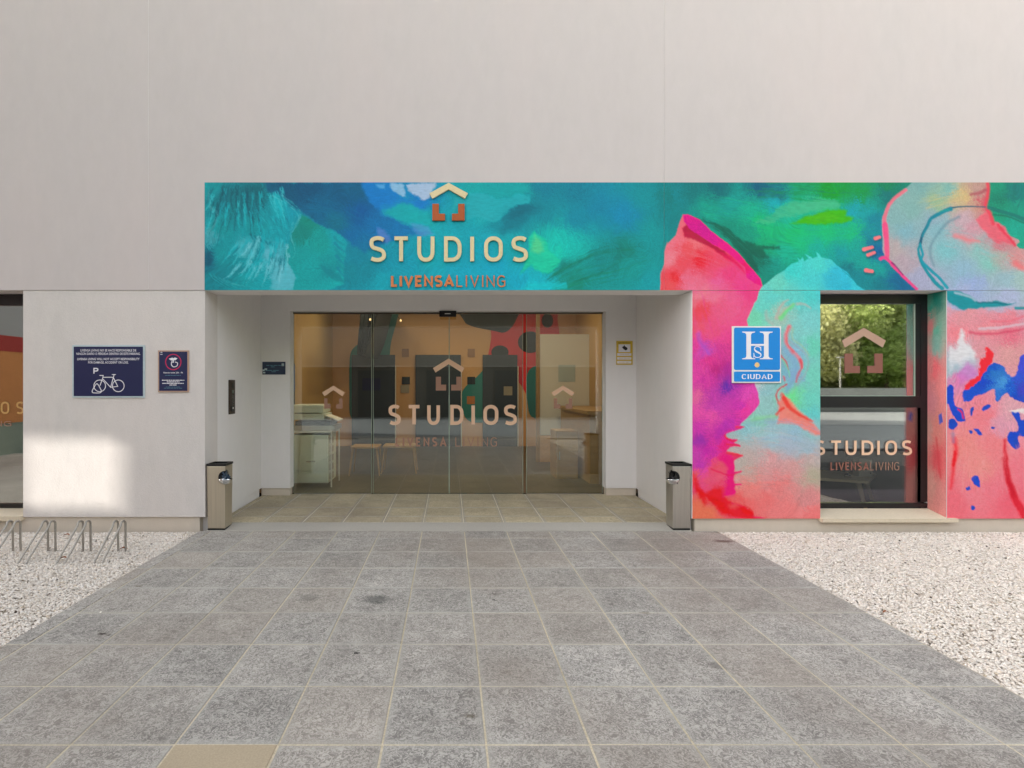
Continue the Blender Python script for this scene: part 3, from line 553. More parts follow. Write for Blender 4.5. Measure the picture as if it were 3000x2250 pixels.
def paint_material():
    m, nt, b = nodes('mural paint'); L = nt.links.new
    at = N(nt, 'ShaderNodeAttribute', attribute_name='paint'); geo = N(nt, 'ShaderNodeNewGeometry')
    n = N(nt, 'ShaderNodeTexNoise', Scale=220.0, Detail=5.0); L(geo.outputs['Position'], n.inputs['Vector'])
    n2 = N(nt, 'ShaderNodeTexNoise', Scale=28.0, Detail=6.0); L(geo.outputs['Position'], n2.inputs['Vector'])
    mr = N(nt, 'ShaderNodeMapRange'); mr.inputs['To Min'].default_value = .80; mr.inputs['To Max'].default_value = .96; L(n2.outputs[0], mr.inputs['Value'])
    v = N(nt, 'ShaderNodeVectorMath', operation='SCALE'); L(at.outputs['Color'], v.inputs[0]); L(mr.outputs[0], v.inputs['Scale'])
    L(v.outputs[0], b.inputs['Base Color']); b.inputs['Roughness'].default_value = .62; b.inputs['Specular IOR Level'].default_value = .25
    bp = N(nt, 'ShaderNodeBump', Strength=.35, Distance=.003); L(n.outputs[0], bp.inputs['Height']); L(bp.outputs[0], b.inputs['Normal'])
    return m
LOBBY_W = 4.4

# ------------------------------------------------------------------ materials
def plaster(name, c, var=.05, rel=.25, fs=160.0):
    m, nt, b = nodes(name); L = nt.links.new; c = lin(c)
    geo = N(nt, 'ShaderNodeNewGeometry')
    big = N(nt, 'ShaderNodeTexNoise', Scale=.9, Detail=5.0, Roughness=.6); fine = N(nt, 'ShaderNodeTexNoise', Scale=fs, Detail=4.0)
    mid = N(nt, 'ShaderNodeTexNoise', Scale=9.0, Detail=7.0, Roughness=.65)
    mp = N(nt, 'ShaderNodeMapping'); mp.inputs['Scale'].default_value = (1, 1, .45); L(geo.outputs['Position'], mp.inputs['Vector'])
    L(mp.outputs[0], big.inputs['Vector']); L(mp.outputs[0], mid.inputs['Vector']); L(geo.outputs['Position'], fine.inputs['Vector'])
    ma = N(nt, 'ShaderNodeMath', operation='ADD'); L(big.outputs[0], ma.inputs[0]); L(mid.outputs[0], ma.inputs[1])
    mb = N(nt, 'ShaderNodeMath', operation='MULTIPLY_ADD'); mb.inputs[1].default_value = .6; L(fine.outputs[0], mb.inputs[0]); L(ma.outputs[0], mb.inputs[2])
    mr = N(nt, 'ShaderNodeMapRange'); mr.inputs['From Min'].default_value = .8; mr.inputs['From Max'].default_value = 1.8; mr.inputs['To Min'].default_value = 1 - var; mr.inputs['To Max'].default_value = 1 + var
    L(mb.outputs[0], mr.inputs['Value'])
    v = N(nt, 'ShaderNodeVectorMath', operation='SCALE'); v.inputs[0].default_value = tuple(c); L(mr.outputs[0], v.inputs['Scale'])
    # grey grime just above the ground and a slight blush where the coat is thin
    mx = N(nt, 'ShaderNodeMix', data_type='RGBA'); cr = N(nt, 'ShaderNodeMapRange'); cr.inputs['From Min'].default_value = .45; cr.inputs['From Max'].default_value = .7; cr.inputs['To Max'].default_value = .35
    L(big.outputs[0], cr.inputs['Value']); L(cr.outputs[0], mx.inputs['Factor']); L(v.outputs[0], mx.inputs['A']); mx.inputs['B'].default_value = (*(c * [1.03, .965, .955]), 1)
    L(mx.outputs['Result'], b.inputs['Base Color']); b.inputs['Roughness'].default_value = .9; b.inputs['Specular IOR Level'].default_value = .15
    bp = N(nt, 'ShaderNodeBump', Strength=rel, Distance=.003); L(fine.outputs[0], bp.inputs['Height']); L(bp.outputs[0], b.inputs['Normal'])
    return m
M = {}
M['wall'] = plaster('white render', '#cbc4c1', .06); M['wall2'] = plaster('white render rough', '#d5d0cb', .1, .8, 95.0); M['jamb'] = plaster('white render smooth', '#e6e4e2', .04)  # upper wall darkened, lower walls and porch lightened: light gradient put into the colour
M['plinth'] = plaster('beige plinth', '#cfc5b6', .1)
M['paint'] = paint_material()
M['stone'] = mat('sill stone', '#d3c6ae', .7, bump=.1, scale=60, var=.07)
M['frame'] = mat('dark window frame', '#1b1a1c', .35, var=.05)
M['black'] = mat('black plastic', '#0c0c0d', .35)
M['steel'] = mat('brushed steel', '#b8b4ac', .34, .8, scale=60, aniso=(60, 60, 1.2), var=.12)
M['chrome'] = mat('chrome', '#dadcde', .12, 1)
M['galv'] = mat('galvanised wire', '#a09c94', .5, .7, scale=120, var=.15)
M['gold'] = mat('cream lettering', '#dccb9c', .45, 0); M['copper'] = mat('copper lettering', '#d07a44', .42, .1); M['copper2'] = mat('dark copper', '#a54e14', .42, .2)
M['vinyl'] = mat('peach vinyl', '#f0c8a8', .6, var=.03); M['vinyl_dim'] = mat('faded peach vinyl', '#bd9a84', .6, var=.03); M['vinyl_dark'] = mat('brown vinyl', '#a8806c', .6, var=.03); M['vinyl_red'] = mat('rust vinyl', '#8c5a4c', .6, var=.03)
M['vinyl_yellow'] = mat('ochre vinyl', '#c69a5c', .6)
M['glass_door'] = glass('door glass', .12, (.93, .97, .93)); M['glass_r'] = glass('coated window glass', .50, (.75, .8, .76), .018); M['glass_r2'] = glass('coated window glass lower', .19, (.92, .94, .92)); M['glass_l'] = glass('window glass', .42, (.7, .74, .7))
M['edge'] = mat('polished glass edge', '#9db0a0', .2, var=.02)
M['white'] = mat('white paint', '#e4e2dc', .5, var=.03); M['navy'] = mat('navy sign face', '#171e4a', .4, var=.04); M['sign_white'] = mat('white print', '#e8e6ea', .5, var=.02)
M['pale_edge'] = mat('pale blue sign border', '#b8c8cc', .5); M['tan_edge'] = mat('tan sign border', '#b99a86', .5); M['crimson'] = mat('crimson print', '#c41c54', .5)
M['blue'] = mat('bright blue sign face', '#0a86d8', .4, var=.03); M['plaque'] = mat('slate blue plaque', '#23324c', .4); M['teal_print'] = mat('teal print', '#5f8fa0', .5)
M['yellow'] = mat('yellow sign', '#d8b83c', .5); M['star'] = mat('gold star', '#e6c47c', .5)

# ------------------------------------------------------------------ ground
g = G(); g.box(-70, 70, -90, 12, -.5, -.062)
ground = struct('ground', g, mat('grey asphalt and dirt', '#343231', .9, bump=.3, scale=30, var=.2))

def tile_material():
    m, nt, b = nodes('grey textured paving tile'); L = nt.links.new
    oi = N(nt, 'ShaderNodeObjectInfo'); geo = N(nt, 'ShaderNodeNewGeometry'); tc = N(nt, 'ShaderNodeTexCoord')
    off = N(nt, 'ShaderNodeVectorMath', operation='SCALE'); off.inputs[0].default_value = (13, 7, 5); L(oi.outputs['Random'], off.inputs['Scale'])
    ps = N(nt, 'ShaderNodeVectorMath', operation='ADD'); L(geo.outputs['Position'], ps.inputs[0]); L(off.outputs[0], ps.inputs[1])
    wob = N(nt, 'ShaderNodeTexNoise', Scale=22.0, Detail=2.0); L(ps.outputs[0], wob.inputs['Vector'])
    wv = N(nt, 'ShaderNodeVectorMath', operation='SCALE'); wv.inputs['Scale'].default_value = .11; L(wob.outputs['Color'], wv.inputs[0])
    p2 = N(nt, 'ShaderNodeVectorMath', operation='ADD'); L(ps.outputs[0], p2.inputs[0]); L(wv.outputs[0], p2.inputs[1])
    worm = N(nt, 'ShaderNodeTexNoise', Scale=40.0, Detail=1.0, Roughness=.5, Distortion=2.4); L(p2.outputs[0], worm.inputs['Vector'])
    # worm-like ridges: distance of the noise from one half
    rd = N(nt, 'ShaderNodeMapRange', interpolation_type='SMOOTHSTEP'); rd.inputs['From Min'].default_value = .37; rd.inputs['From Max'].default_value = .63; L(worm.outputs[0], rd.inputs['Value'])
    fine = N(nt, 'ShaderNodeTexNoise', Scale=260.0, Detail=3.0); L(ps.outputs[0], fine.inputs['Vector'])
    bl = N(nt, 'ShaderNodeTexNoise', Scale=4.5, Detail=5.0, Roughness=.6); L(ps.outputs[0], bl.inputs['Vector'])
    bw = N(nt, 'ShaderNodeTexNoise', Scale=.75, Detail=3.0); L(geo.outputs['Position'], bw.inputs['Vector'])
    cr = N(nt, 'ShaderNodeMix', data_type='RGBA'); cr.inputs['A'].default_value = (*lin('#7e7b76'), 1); cr.inputs['B'].default_value = (*lin('#b5b1aa'), 1)
    L(rd.outputs[0], cr.inputs['Factor'])
    f2 = N(nt, 'ShaderNodeMapRange'); f2.inputs['From Min'].default_value = .3; f2.inputs['From Max'].default_value = .7; f2.inputs['To Min'].default_value = .94; f2.inputs['To Max'].default_value = 1.06; L(fine.outputs[0], f2.inputs['Value'])
    b2 = N(nt, 'ShaderNodeMapRange'); b2.inputs['From Min'].default_value = .3; b2.inputs['From Max'].default_value = .7; b2.inputs['To Min'].default_value = .84; b2.inputs['To Max'].default_value = 1.14; L(bl.outputs[0], b2.inputs['Value'])
    r2 = N(nt, 'ShaderNodeMapRange'); r2.inputs['To Min'].default_value = .92; r2.inputs['To Max'].default_value = 1.10; L(oi.outputs['Random'], r2.inputs['Value'])
    mu = N(nt, 'ShaderNodeMath', operation='MULTIPLY'); L(f2.outputs[0], mu.inputs[0]); L(b2.outputs[0], mu.inputs[1])
    mu2 = N(nt, 'ShaderNodeMath', operation='MULTIPLY'); L(mu.outputs[0], mu2.inputs[0]); L(r2.outputs[0], mu2.inputs[1])
    sc1 = N(nt, 'ShaderNodeVectorMath', operation='SCALE'); L(cr.outputs['Result'], sc1.inputs[0]); L(mu2.outputs[0], sc1.inputs['Scale'])
    # sandy bloom toward the joints of each tile
    sx = N(nt, 'ShaderNodeSeparateXYZ'); L(tc.outputs['Object'], sx.inputs[0])
    ax = N(nt, 'ShaderNodeMath', operation='ABSOLUTE'); ay = N(nt, 'ShaderNodeMath', operation='ABSOLUTE'); L(sx.outputs[0], ax.inputs[0]); L(sx.outputs[1], ay.inputs[0])
    mxx = N(nt, 'ShaderNodeMath', operation='MAXIMUM'); L(ax.outputs[0], mxx.inputs[0]); L(ay.outputs[0], mxx.inputs[1])
    nz = N(nt, 'ShaderNodeMath', operation='MULTIPLY_ADD'); nz.inputs[1].default_value = .045; L(bl.outputs[0], nz.inputs[0]); L(mxx.outputs[0], nz.inputs[2])
    ed = N(nt, 'ShaderNodeMapRange'); ed.inputs['From Min'].default_value = .188; ed.inputs['From Max'].default_value = .222; ed.inputs['To Max'].default_value = .78; L(nz.outputs[0], ed.inputs['Value'])
    m1 = N(nt, 'ShaderNodeMix', data_type='RGBA'); L(ed.outputs[0], m1.inputs['Factor']); L(sc1.outputs[0], m1.inputs['A']); m1.inputs['B'].default_value = (*lin('#a8a69f'), 1)
    # warm dirt patches across the whole paving
    dw = N(nt, 'ShaderNodeMapRange'); dw.inputs['From Min'].default_value = .48; dw.inputs['From Max'].default_value = .68; dw.inputs['To Max'].default_value = .45; L(bw.outputs[0], dw.inputs['Value'])
    m2 = N(nt, 'ShaderNodeMix', data_type='RGBA'); L(dw.outputs[0], m2.inputs['Factor']); L(m1.outputs['Result'], m2.inputs['A']); m2.inputs['B'].default_value = (*lin('#85796e'), 1)
    hm = N(nt, 'ShaderNodeMath', operation='MULTIPLY'); hm.inputs[1].default_value = 7.31; L(oi.outputs['Random'], hm.inputs[0]); hf = N(nt, 'ShaderNodeMath', operation='FRACT'); L(hm.outputs[0], hf.inputs[0])
    hr = N(nt, 'ShaderNodeMapRange'); hr.inputs['From Min'].default_value = .45; hr.inputs['To Max'].default_value = .3; L(hf.outputs[0], hr.inputs['Value'])
    m3 = N(nt, 'ShaderNodeMix', data_type='RGBA'); L(hr.outputs[0], m3.inputs['Factor']); L(m2.outputs['Result'], m3.inputs['A']); m3.inputs['B'].default_value = (*lin('#9a8e80'), 1)
    cur = m3.outputs['Result']
    # spills: (x, y, rx, ry, colour, strength)
    for (x, y, rx, ry, c_, k) in STAINS:
        sb = N(nt, 'ShaderNodeVectorMath', operation='SUBTRACT'); sb.inputs[1].default_value = (x, y, 0); L(geo.outputs['Position'], sb.inputs[0])
        dv = N(nt, 'ShaderNodeVectorMath', operation='MULTIPLY'); dv.inputs[1].default_value = (1 / rx, 1 / ry, 0); L(sb.outputs[0], dv.inputs[0])
        ln = N(nt, 'ShaderNodeVectorMath', operation='LENGTH'); L(dv.outputs[0], ln.inputs[0])
        nn = N(nt, 'ShaderNodeMath', operation='MULTIPLY_ADD'); nn.inputs[1].default_value = .9; L(worm.outputs[0], nn.inputs[0]); L(ln.outputs['Value'], nn.inputs[2])
        mm = N(nt, 'ShaderNodeMapRange'); mm.inputs['From Min'].default_value = .9; mm.inputs['From Max'].default_value = 1.5; mm.inputs['To Min'].default_value = k; mm.inputs['To Max'].default_value = 0; L(nn.outputs[0], mm.inputs['Value'])
        mi = N(nt, 'ShaderNodeMix', data_type='RGBA'); L(mm.outputs[0], mi.inputs['Factor']); L(cur, mi.inputs['A']); mi.inputs['B'].default_value = (*lin(c_), 1); cur = mi.outputs['Result']
    L(cur, b.inputs['Base Color']); b.inputs['Roughness'].default_value = .72; b.inputs['Specular IOR Level'].default_value = .3
    hh = N(nt, 'ShaderNodeMath', operation='MULTIPLY_ADD'); hh.inputs[1].default_value = .3; L(fine.outputs[0], hh.inputs[0]); L(rd.outputs[0], hh.inputs[2])
    bp = N(nt, 'ShaderNodeBump', Strength=.45, Distance=.002); L(hh.outputs[0], bp.inputs['Height']); L(bp.outputs[0], b.inputs['Normal'])
    return m
def gp(x, y):
    """a point of the ground that shows at photo pixel x, y (used only to read off where stains and stones lie)"""
    k = EYE / (y - VY); return ((x - VX) * k, F_PX * k - DIST)
STAINS = []
for (x, y, rx, ry, c_, k) in ((1104, 1757, .115, .085, '#4c4e4c', .62), (906, 1750, .1, .08, '#5a5c58', .4), (1450, 1740, .03, .022, '#57504a', .6), (1446, 1757, .014, .012, '#2c2a28', .85),
                              (2120, 1586, .11, .05, '#5c4640', .85), (2105, 1560, .05, .04, '#5c5448', .5), (2100, 1950, .06, .045, '#57534f', .5), (1890, 1795, .04, .025, '#564c42', .6), (1378, 2098, .03, .02, '#544a3c', .7),
                              (1045, 1914, .022, .012, '#1d1c1c', .95), (300, 1857, .03, .016, '#3a322a', .95), (318, 1861, .014, .01, '#3a322a', .9), (405, 1717, .035, .014, '#6a5f50', .8), (1790, 1528, .02, .02, '#3c3a38', .6), (1350, 2010, .03, .03, '#a8a59c', .5), (1010, 1680, .03, .02, '#a8a7a0', .6)):
    STAINS.append((*gp(x, y), rx, ry, c_, k))
M['joint_pale'] = mat('pale porch joint', '#e2d9c2', .95, bump=.3, scale=120, var=.2); M['tile'] = tile_material(); M['sand'] = mat('sandy tile', '#a89a82', .85, bump=.4, scale=140, var=.14)
M['joint'] = mat('sandy joint filling', '#bfb49c', .95, bump=.3, scale=120, var=.3)
def tile_mesh(name, w, d, m, h=.03, ch=.0035):
    v = []
    for (k, z) in ((0, -h), (0, -ch), (ch, 0)):
        v += [(-w / 2 + k, -d / 2 + k, z), (w / 2 - k, -d / 2 + k, z), (w / 2 - k, d / 2 - k, z), (-w / 2 + k, d / 2 - k, z)]
    f = [(8, 9, 10, 11)] + [(4 * s_ + i, 4 * s_ + (i + 1) % 4, 4 * s_ + 4 + (i + 1) % 4, 4 * s_ + 4 + i) for s_ in (0, 1) for i in range(4)]
    me = bpy.data.meshes.new(name); me.from_pydata(v, [], f); me.materials.append(m); return me
XL, XR = -2.374, 2.546
struct('yard', G().box(-8.9, 48, -13.5, -6.3, -.06, -.006).box(-8.9, 11.99, -22.9, -13.5, -.06, -.006), mat('grey green concrete yard', '#64686a', .9, bump=.3, scale=20, var=.12))
struct('far_pavement', G().box(12, 48, -22.9, -13.502, -.06, -.003), mat('pale far pavement', '#a9a9a4', .9, bump=.3, scale=20, var=.08))
g = G(); g.box(XL, XR, -5.6, -.0, -.06, -.0035)
paving = struct('pavement', g, M['joint'])
g = G(); g.box(-7, 7, -6.298, -5.602, -.06, -.004)
struct('road', g, mat('worn concrete road', '#7d7973', .9, bump=.3, scale=40, var=.15))
cache = {}
def place_tile(x0, x1, y0, y1, z, parent, m=None, label=None):
    w, d = round(x1 - x0 - .0075, 4), round(y1 - y0 - .0075, 4); m = m or M['tile']; k = (w, d, m.name)
    if k not in cache: cache[k] = tile_mesh('tile', w, d, m)
    o = bpy.data.objects.new('tile', cache[k]); col.objects.link(o); o.parent = parent
    o.location = ((x0 + x1) / 2 + random.uniform(-.0008, .0008) - parent.location[0], (y0 + y1) / 2 + random.uniform(-.0008, .0008), z + random.uniform(-.0008, .0012))
    o.rotation_euler = (random.uniform(-.0015, .0015), random.uniform(-.0015, .0015), random.uniform(-.002, .002))
    if label: o['label'] = label
xs = [XL] + [.143 + .4 * k for k in range(-6, 7)]; ys = [-5.43 + .4 * k for k in range(14)]
ys = ys[:14]; ys.append(0.0)
for j in range(len(ys) - 1):
    for i in range(len(xs) - 1):
        beige = abs(xs[i] + 1.057) < .01 and abs(ys[j] + 3.43) < .01
        place_tile(xs[i], xs[i + 1], ys[j], ys[j + 1], 0, paving, M['sand'] if beige else None, 'plain sandy beige tile' if beige else None)

# porch floor, one small ramped sill higher than the path
g = G(); g.box(-2.318, 2.305, .23, 1.64, -.06, .021)
porch = struct('porch_floor', g, M['joint_pale'])
def warm_tile():
    m = M['tile'].copy(); m.name = 'porch tile'; nt = m.node_tree
    for n in nt.nodes:                                            # ochre tone: the lobby's warm glow put into the tile colour
        if n.type == 'MIX' and not n.inputs['A'].is_linked and not n.inputs['B'].is_linked:
            n.inputs['A'].default_value = (*lin('#a89c82'), 1); n.inputs['B'].default_value = (*lin('#c8bda0'), 1)
    return m
M['tile_w'] = warm_tile()
xp = [-2.316] + [.143 + .4 * k for k in range(-6, 6)] + [2.303]; yp = [.233, .477, .878, 1.27, 1.635]
for j in range(4):
    for i in range(len(xp) - 1): place_tile(xp[i], xp[i + 1], yp[j], yp[j + 1], .025, porch, M['tile_w'])
g = G(); g.add([(-2.318, 0.002, -.03), (2.305, .002, -.03), (2.305, .002, .004), (-2.318, .002, .004), (-2.318, .23, -.03), (2.305, .23, -.03), (2.305, .23, .025), (-2.318, .23, .025)],
               [(0, 1, 2, 3), (3, 2, 6, 7), (5, 4, 7, 6), (0, 3, 7, 4), (1, 5, 6, 2), (0, 4, 5, 1)])
obj('door_step', g, mat('smooth pale sill concrete', '#aaa69d', .8, bump=.1, scale=90, var=.12), porch)

# ------------------------------------------------------------------ gravel beds
def gravel(name, poly_fn, x0, x1, y0, y1, n, seed, dz=0.0):
    r = np.random.default_rng(seed); x = r.uniform(x0, x1, n * 3); y = r.uniform(y0, y1, n * 3); k = poly_fn(x, y); x, y = x[k][:n], y[k][:n]; n = len(x)
    t = (1 + 5 ** .5) / 2
    iv = np.array([(-1, t, 0), (1, t, 0), (-1, -t, 0), (1, -t, 0), (0, -1, t), (0, 1, t), (0, -1, -t), (0, 1, -t), (t, 0, -1), (t, 0, 1), (-t, 0, -1), (-t, 0, 1)]) / math.hypot(1, t)
    fc = np.array([(0, 11, 5), (0, 5, 1), (0, 1, 7), (0, 7, 10), (0, 10, 11), (1, 5, 9), (5, 11, 4), (11, 10, 2), (10, 7, 6), (7, 1, 8), (3, 9, 4), (3, 4, 2), (3, 2, 6), (3, 6, 8), (3, 8, 9), (4, 9, 5), (2, 4, 11), (6, 2, 10), (8, 6, 7), (9, 8, 1)])
    v = iv[None] * (1 + r.uniform(-.28, .28, (n, 12, 1)))
    size = r.uniform(.0048, .0088, n)[:, None] * np.array([[1.25, .95, .62]]) * r.uniform(.75, 1.3, (n, 3))
    v = v * size[:, None, :]
    a = r.uniform(0, 2 * np.pi, n); ti = r.normal(0, .26, n); ca, sa, ct, st = np.cos(a), np.sin(a), np.cos(ti), np.sin(ti)
    vx, vy, vz = v[..., 0], v[..., 1], v[..., 2]
    vy, vz = vy * ct[:, None] - vz * st[:, None], vy * st[:, None] + vz * ct[:, None]
    vx, vy = vx * ca[:, None] - vy * sa[:, None], vx * sa[:, None] + vy * ca[:, None]
    z = r.uniform(-.017, -.007, n) if not dz else np.full(n, dz)
    co = np.stack([vx + x[:, None], vy + y[:, None], vz + z[:, None]], -1).reshape(-1, 3)
    f = (fc[None] + (np.arange(n) * 12)[:, None, None]).reshape(-1, 3)
    pal = np.array([lin(c) for c in ('#e4dcd2', '#e7e1d8', '#dfd6cb', '#e2d7ca', '#d8cfc5', '#eae5dd', '#cebfa9', '#bfb3a6')]); w = np.array([.26, .22, .16, .12, .1, .1, .025, .015])
    cc = pal[r.choice(8, n, p=w / w.sum())] * r.uniform(.86, 1.06, n)[:, None]; dark = r.random(n) < .007; cc[dark] = lin('#5a5148') * r.uniform(.5, 1.2, dark.sum())[:, None]
    me = bpy.data.meshes.new(name); me.vertices.add(len(co)); me.loops.add(f.size); me.polygons.add(len(f))
    me.vertices.foreach_set('co', co.astype(np.float32).ravel()); me.loops.foreach_set('vertex_index', f.astype(np.int32).ravel()); me.polygons.foreach_set('loop_start', np.arange(0, f.size, 3, dtype=np.int32)); me.update(calc_edges=True)
    at = me.color_attributes.new('stone', 'FLOAT_COLOR', 'POINT'); at.data.foreach_set('color', np.repeat(np.concatenate([cc, np.ones((n, 1))], 1), 12, 0).astype(np.float32).ravel())
    me.materials.append(M['pebble']); o = bpy.data.objects.new(name, me); col.objects.link(o); o['kind'] = 'stuff'; return o
m, nt, b = nodes('pale limestone chips'); at = N(nt, 'ShaderNodeAttribute', attribute_name='stone'); nt.links.new(at.outputs['Color'], b.inputs['Base Color']); b.inputs['Roughness'].default_value = .85; b.inputs['Specular IOR Level'].default_value = .2
nz = N(nt, 'ShaderNodeTexNoise', Scale=300.0); bp = N(nt, 'ShaderNodeBump', Strength=.4, Distance=.001); nt.links.new(nz.outputs[0], bp.inputs['Height']); nt.links.new(bp.outputs[0], b.inputs['Normal']); M['pebble'] = m
o = gravel('gravel', lambda x, y: (y > -5.45 - x / .8356), -4.9, XL + .004, -2.7, -.006, 27000, 1); tag(o, 'pale gravel bed under the bicycle racks, left of the path', 'gravel')
o = gravel('gravel', lambda x, y: (y > -5.5 + x / 1.069) & ((x < 4.79) | (y > -.6)), XR - .004, 5.85, -3.15, -.006, 47000, 2); tag(o, 'pale gravel bed below the painted wall, right of the path', 'gravel')
o = gravel('loose_chips', lambda x, y: (np.minimum(x - XL, XR - x) < np.random.default_rng(9).exponential(.12, x.size)) & (x > XL + .01) & (x < XR - .01), XL, XR, -3.2, -.05, 46, 3, .0035); tag(o, 'stray gravel chips lying on the paving near its edges', 'gravel chips')
g = G(); g.box(-12, XL - .001, -5.6, 0, -.06, -.024); g.box(XR + .001, 12, -.6, 0, -.06, -.024); g.box(XR + .001, 4.8, -5.6, -.601, -.06, -.024)
struct('dimmed_gravel_bed', G().box(4.801, 12, -1.7, -.601, -.06, -.018), mat('gravel dimmed for reflection', '#5a5458', .95, bump=1, scale=90, var=.4))  # gravel out of view, darkened to dim its reflection in the right window
struct('gravel_bed', g, mat('gravel bed base', '#c6bbac', .95, bump=1, scale=90, var=.25))

# ------------------------------------------------------------------ the building
B = thing('building', 'white rendered building with painted entrance band, sliding glass doors and tall dark framed windows', 'building')
TOP, HB = Z(535), Z(850.5)           # top and bottom of the painted band
XJL, XJR = -2.32, X(2028)            # porch side walls
XW0, XW1 = X(2402), X(2773)          # right window opening
XV = X(67)                           # right edge of the left window
JO1, JO2 = X(435), X(1945)
ZB = .133; ZBR = Z(1519)
g = G(); g.prism([(-9, HB + .002), (JO1 - .002, HB + .002), (JO1 - .002, 9), (-9, 9)], 0, .28); obj('facade_panel', g, M['wall'], B)
g = G(); g.prism([(JO1 + .002, HB + .002), (XJL, HB + .002), (XJL, TOP), (JO2 - .002, TOP), (JO2 - .002, 9), (JO1 + .002, 9)], 0, .28); obj('facade_panel', g, M['wall'], B)
g = G(); g.prism([(JO2 + .002, TOP), (9, TOP), (9, 9), (JO2 + .002, 9)], 0, .28); obj('facade_panel', g, M['wall'], B)
g = G(); 
for jx, z_ in ((JO1, HB + .01), (JO2, HB + .001)):
    obj('joint_filler', G().box(jx - .0017, jx + .0017, .0035 if jx > 0 else .0015, .27, z_, 8.99), M['jamb'], B)
for a, b_ in ((XV, XJL), (-9, -6.2)): obj('facade_panel', G().box(a, b_, .006, .28, ZB, HB - .001), M['wall2'], B)
# painted band: a backing 3 mm behind the painted sheet
gx = np.concatenate([np.arange(600, 3080, 2.0), np.arange(3080, 4100, 10)]); gy = np.arange(535, 851, 2.0)
xa = gx[gx <= 1944]; xb = np.append(1945.3, gx[gx >= 1946])
wallpt = lambda yy: (lambda x, y: np.stack([(x - VX) * S, np.full(x.size, yy), EYE - (y - VY) * S], 1))
g = G(); g.box(XJL, JO2 - .002, .002, .28, HB, TOP - .001); pa = obj('painted_band', g, M['jamb'], B)
mural_mesh('mural', np.append(xa, 1944.8), np.append(gy, 850.5), wallpt(-.002), M['paint'], pa)
g = G(); g.box(JO2 + .002, X(4100), .002, .28, HB, TOP - .001); pb = obj('painted_band', g, M['jamb'], B)
mural_mesh('mural', xb, np.append(gy, 850.5), wallpt(-.002), M['paint'], pb)
# painted lower walls
gy2 = np.append(np.arange(851.5, 1519, 2.0), 1519)
g = G(); g.box(XJR, XW0, .002, .28, ZBR, HB - .004); pc = obj('painted_wall', g, M['jamb'], B)
mural_mesh('mural', np.append(np.arange(2028, 2402, 2.0), 2402), gy2, wallpt(-.002), M['paint'], pc)
g = G(); g.box(XW1, X(4100), .002, .28, ZBR, HB - .004); pd = obj('painted_wall', g, M['jamb'], B)
mural_mesh('mural', np.concatenate([np.arange(2773, 3080, 2.0), np.arange(3080, 4100, 10)]), gy2, wallpt(-.002), M['paint'], pd)
JC = [(x, 840 + y / 2.37, *lin(c)) for x, y, c in ((100, 60, '#1f8a7a'), (60, 150, '#3aa08a'), (100, 300, '#6cb8a0'), (60, 240, '#d08080'), (100, 420, '#84b4a8'), (100, 560, '#f07078'), (60, 520, '#e08888'), (60, 800, '#d88890'), (150, 700, '#e88888'), (100, 1000, '#e08880'), (110, 1200, '#e05860'), (60, 1400, '#d8988e'), (130, 1500, '#dc8c88'), (50, 1000, '#d09890'))]
def jamb_paint(gx_, gy_):
    p = Paint(gx_, gy_); p.c = p.field(JC, ang=80, stroke=10)
    p.poly([(120, 1218 + 0), (145, 1210), (152, 1236), (125, 1245)], '#0c50c0', 2, 3, .9); p.line([(105, 1290), (120, 1350), (135, 1400)], 16, '#dc4850', 5, 4, .7)
    return p.c
ju = np.linspace(35, 178, 50)
mural_mesh('mural', ju, gy2, lambda x, y: np.stack([np.full(x.size, XW1 - .002), .004 + (178 - x) / 143 * .2, EYE - (y - VY) * S], 1), M['paint'], pd, jamb_paint)
# plinths below
for a, b_, z_ in ((-9, XJL - .06, ZB), (XJR + .035, 9, ZBR)): obj('plinth', G().box(a, b_, .03, .26, -.1, z_ - .004), M['plinth'], B)
g = G(); g.box(XJL - .06, XJL - .012, .10, 1.5, -.1, .13); obj('plinth', g, M['jamb'], B)
g = G(); g.box(XJR + .012, XJR + .034, .10, 1.5, -.1, .13); obj('plinth', g, M['jamb'], B)
# porch
YB, YG = 1.53, 1.65
g = G(); g.box(XJL - .3, XJL, .282, YB + .2, .115, 2.75); obj('porch_wall', g, M['jamb'], B)
g = G(); g.box(XJR, XJR + .3, .282, YB + .2, .115, 2.75); obj('porch_wall', g, M['jamb'], B)
OX0, OX1, OZ = X(850.6, 1.3), X(1774.5, 1.3), Z(911, 1.3)
g = G(); g.prism([(XJL, .115), (OX0, .115), (OX0, OZ), (OX1, OZ), (OX1, .115), (XJR, .115), (XJR, 3.2), (XJL, 3.2)], YB, YG + .05); obj('porch_wall', g, M['jamb'], B)
for a, b_ in ((XJL, OX0 - .01), (OX1 + .01, XJR)): obj('plinth', G().box(a, b_, YB + .015, YG, 0, .113), M['plinth'], B)
g = G(); g.box(XJL - .3, XJR + .3, .28, YB - .001, 2.752, 2.95); obj('ceiling', g, M['jamb'], B)

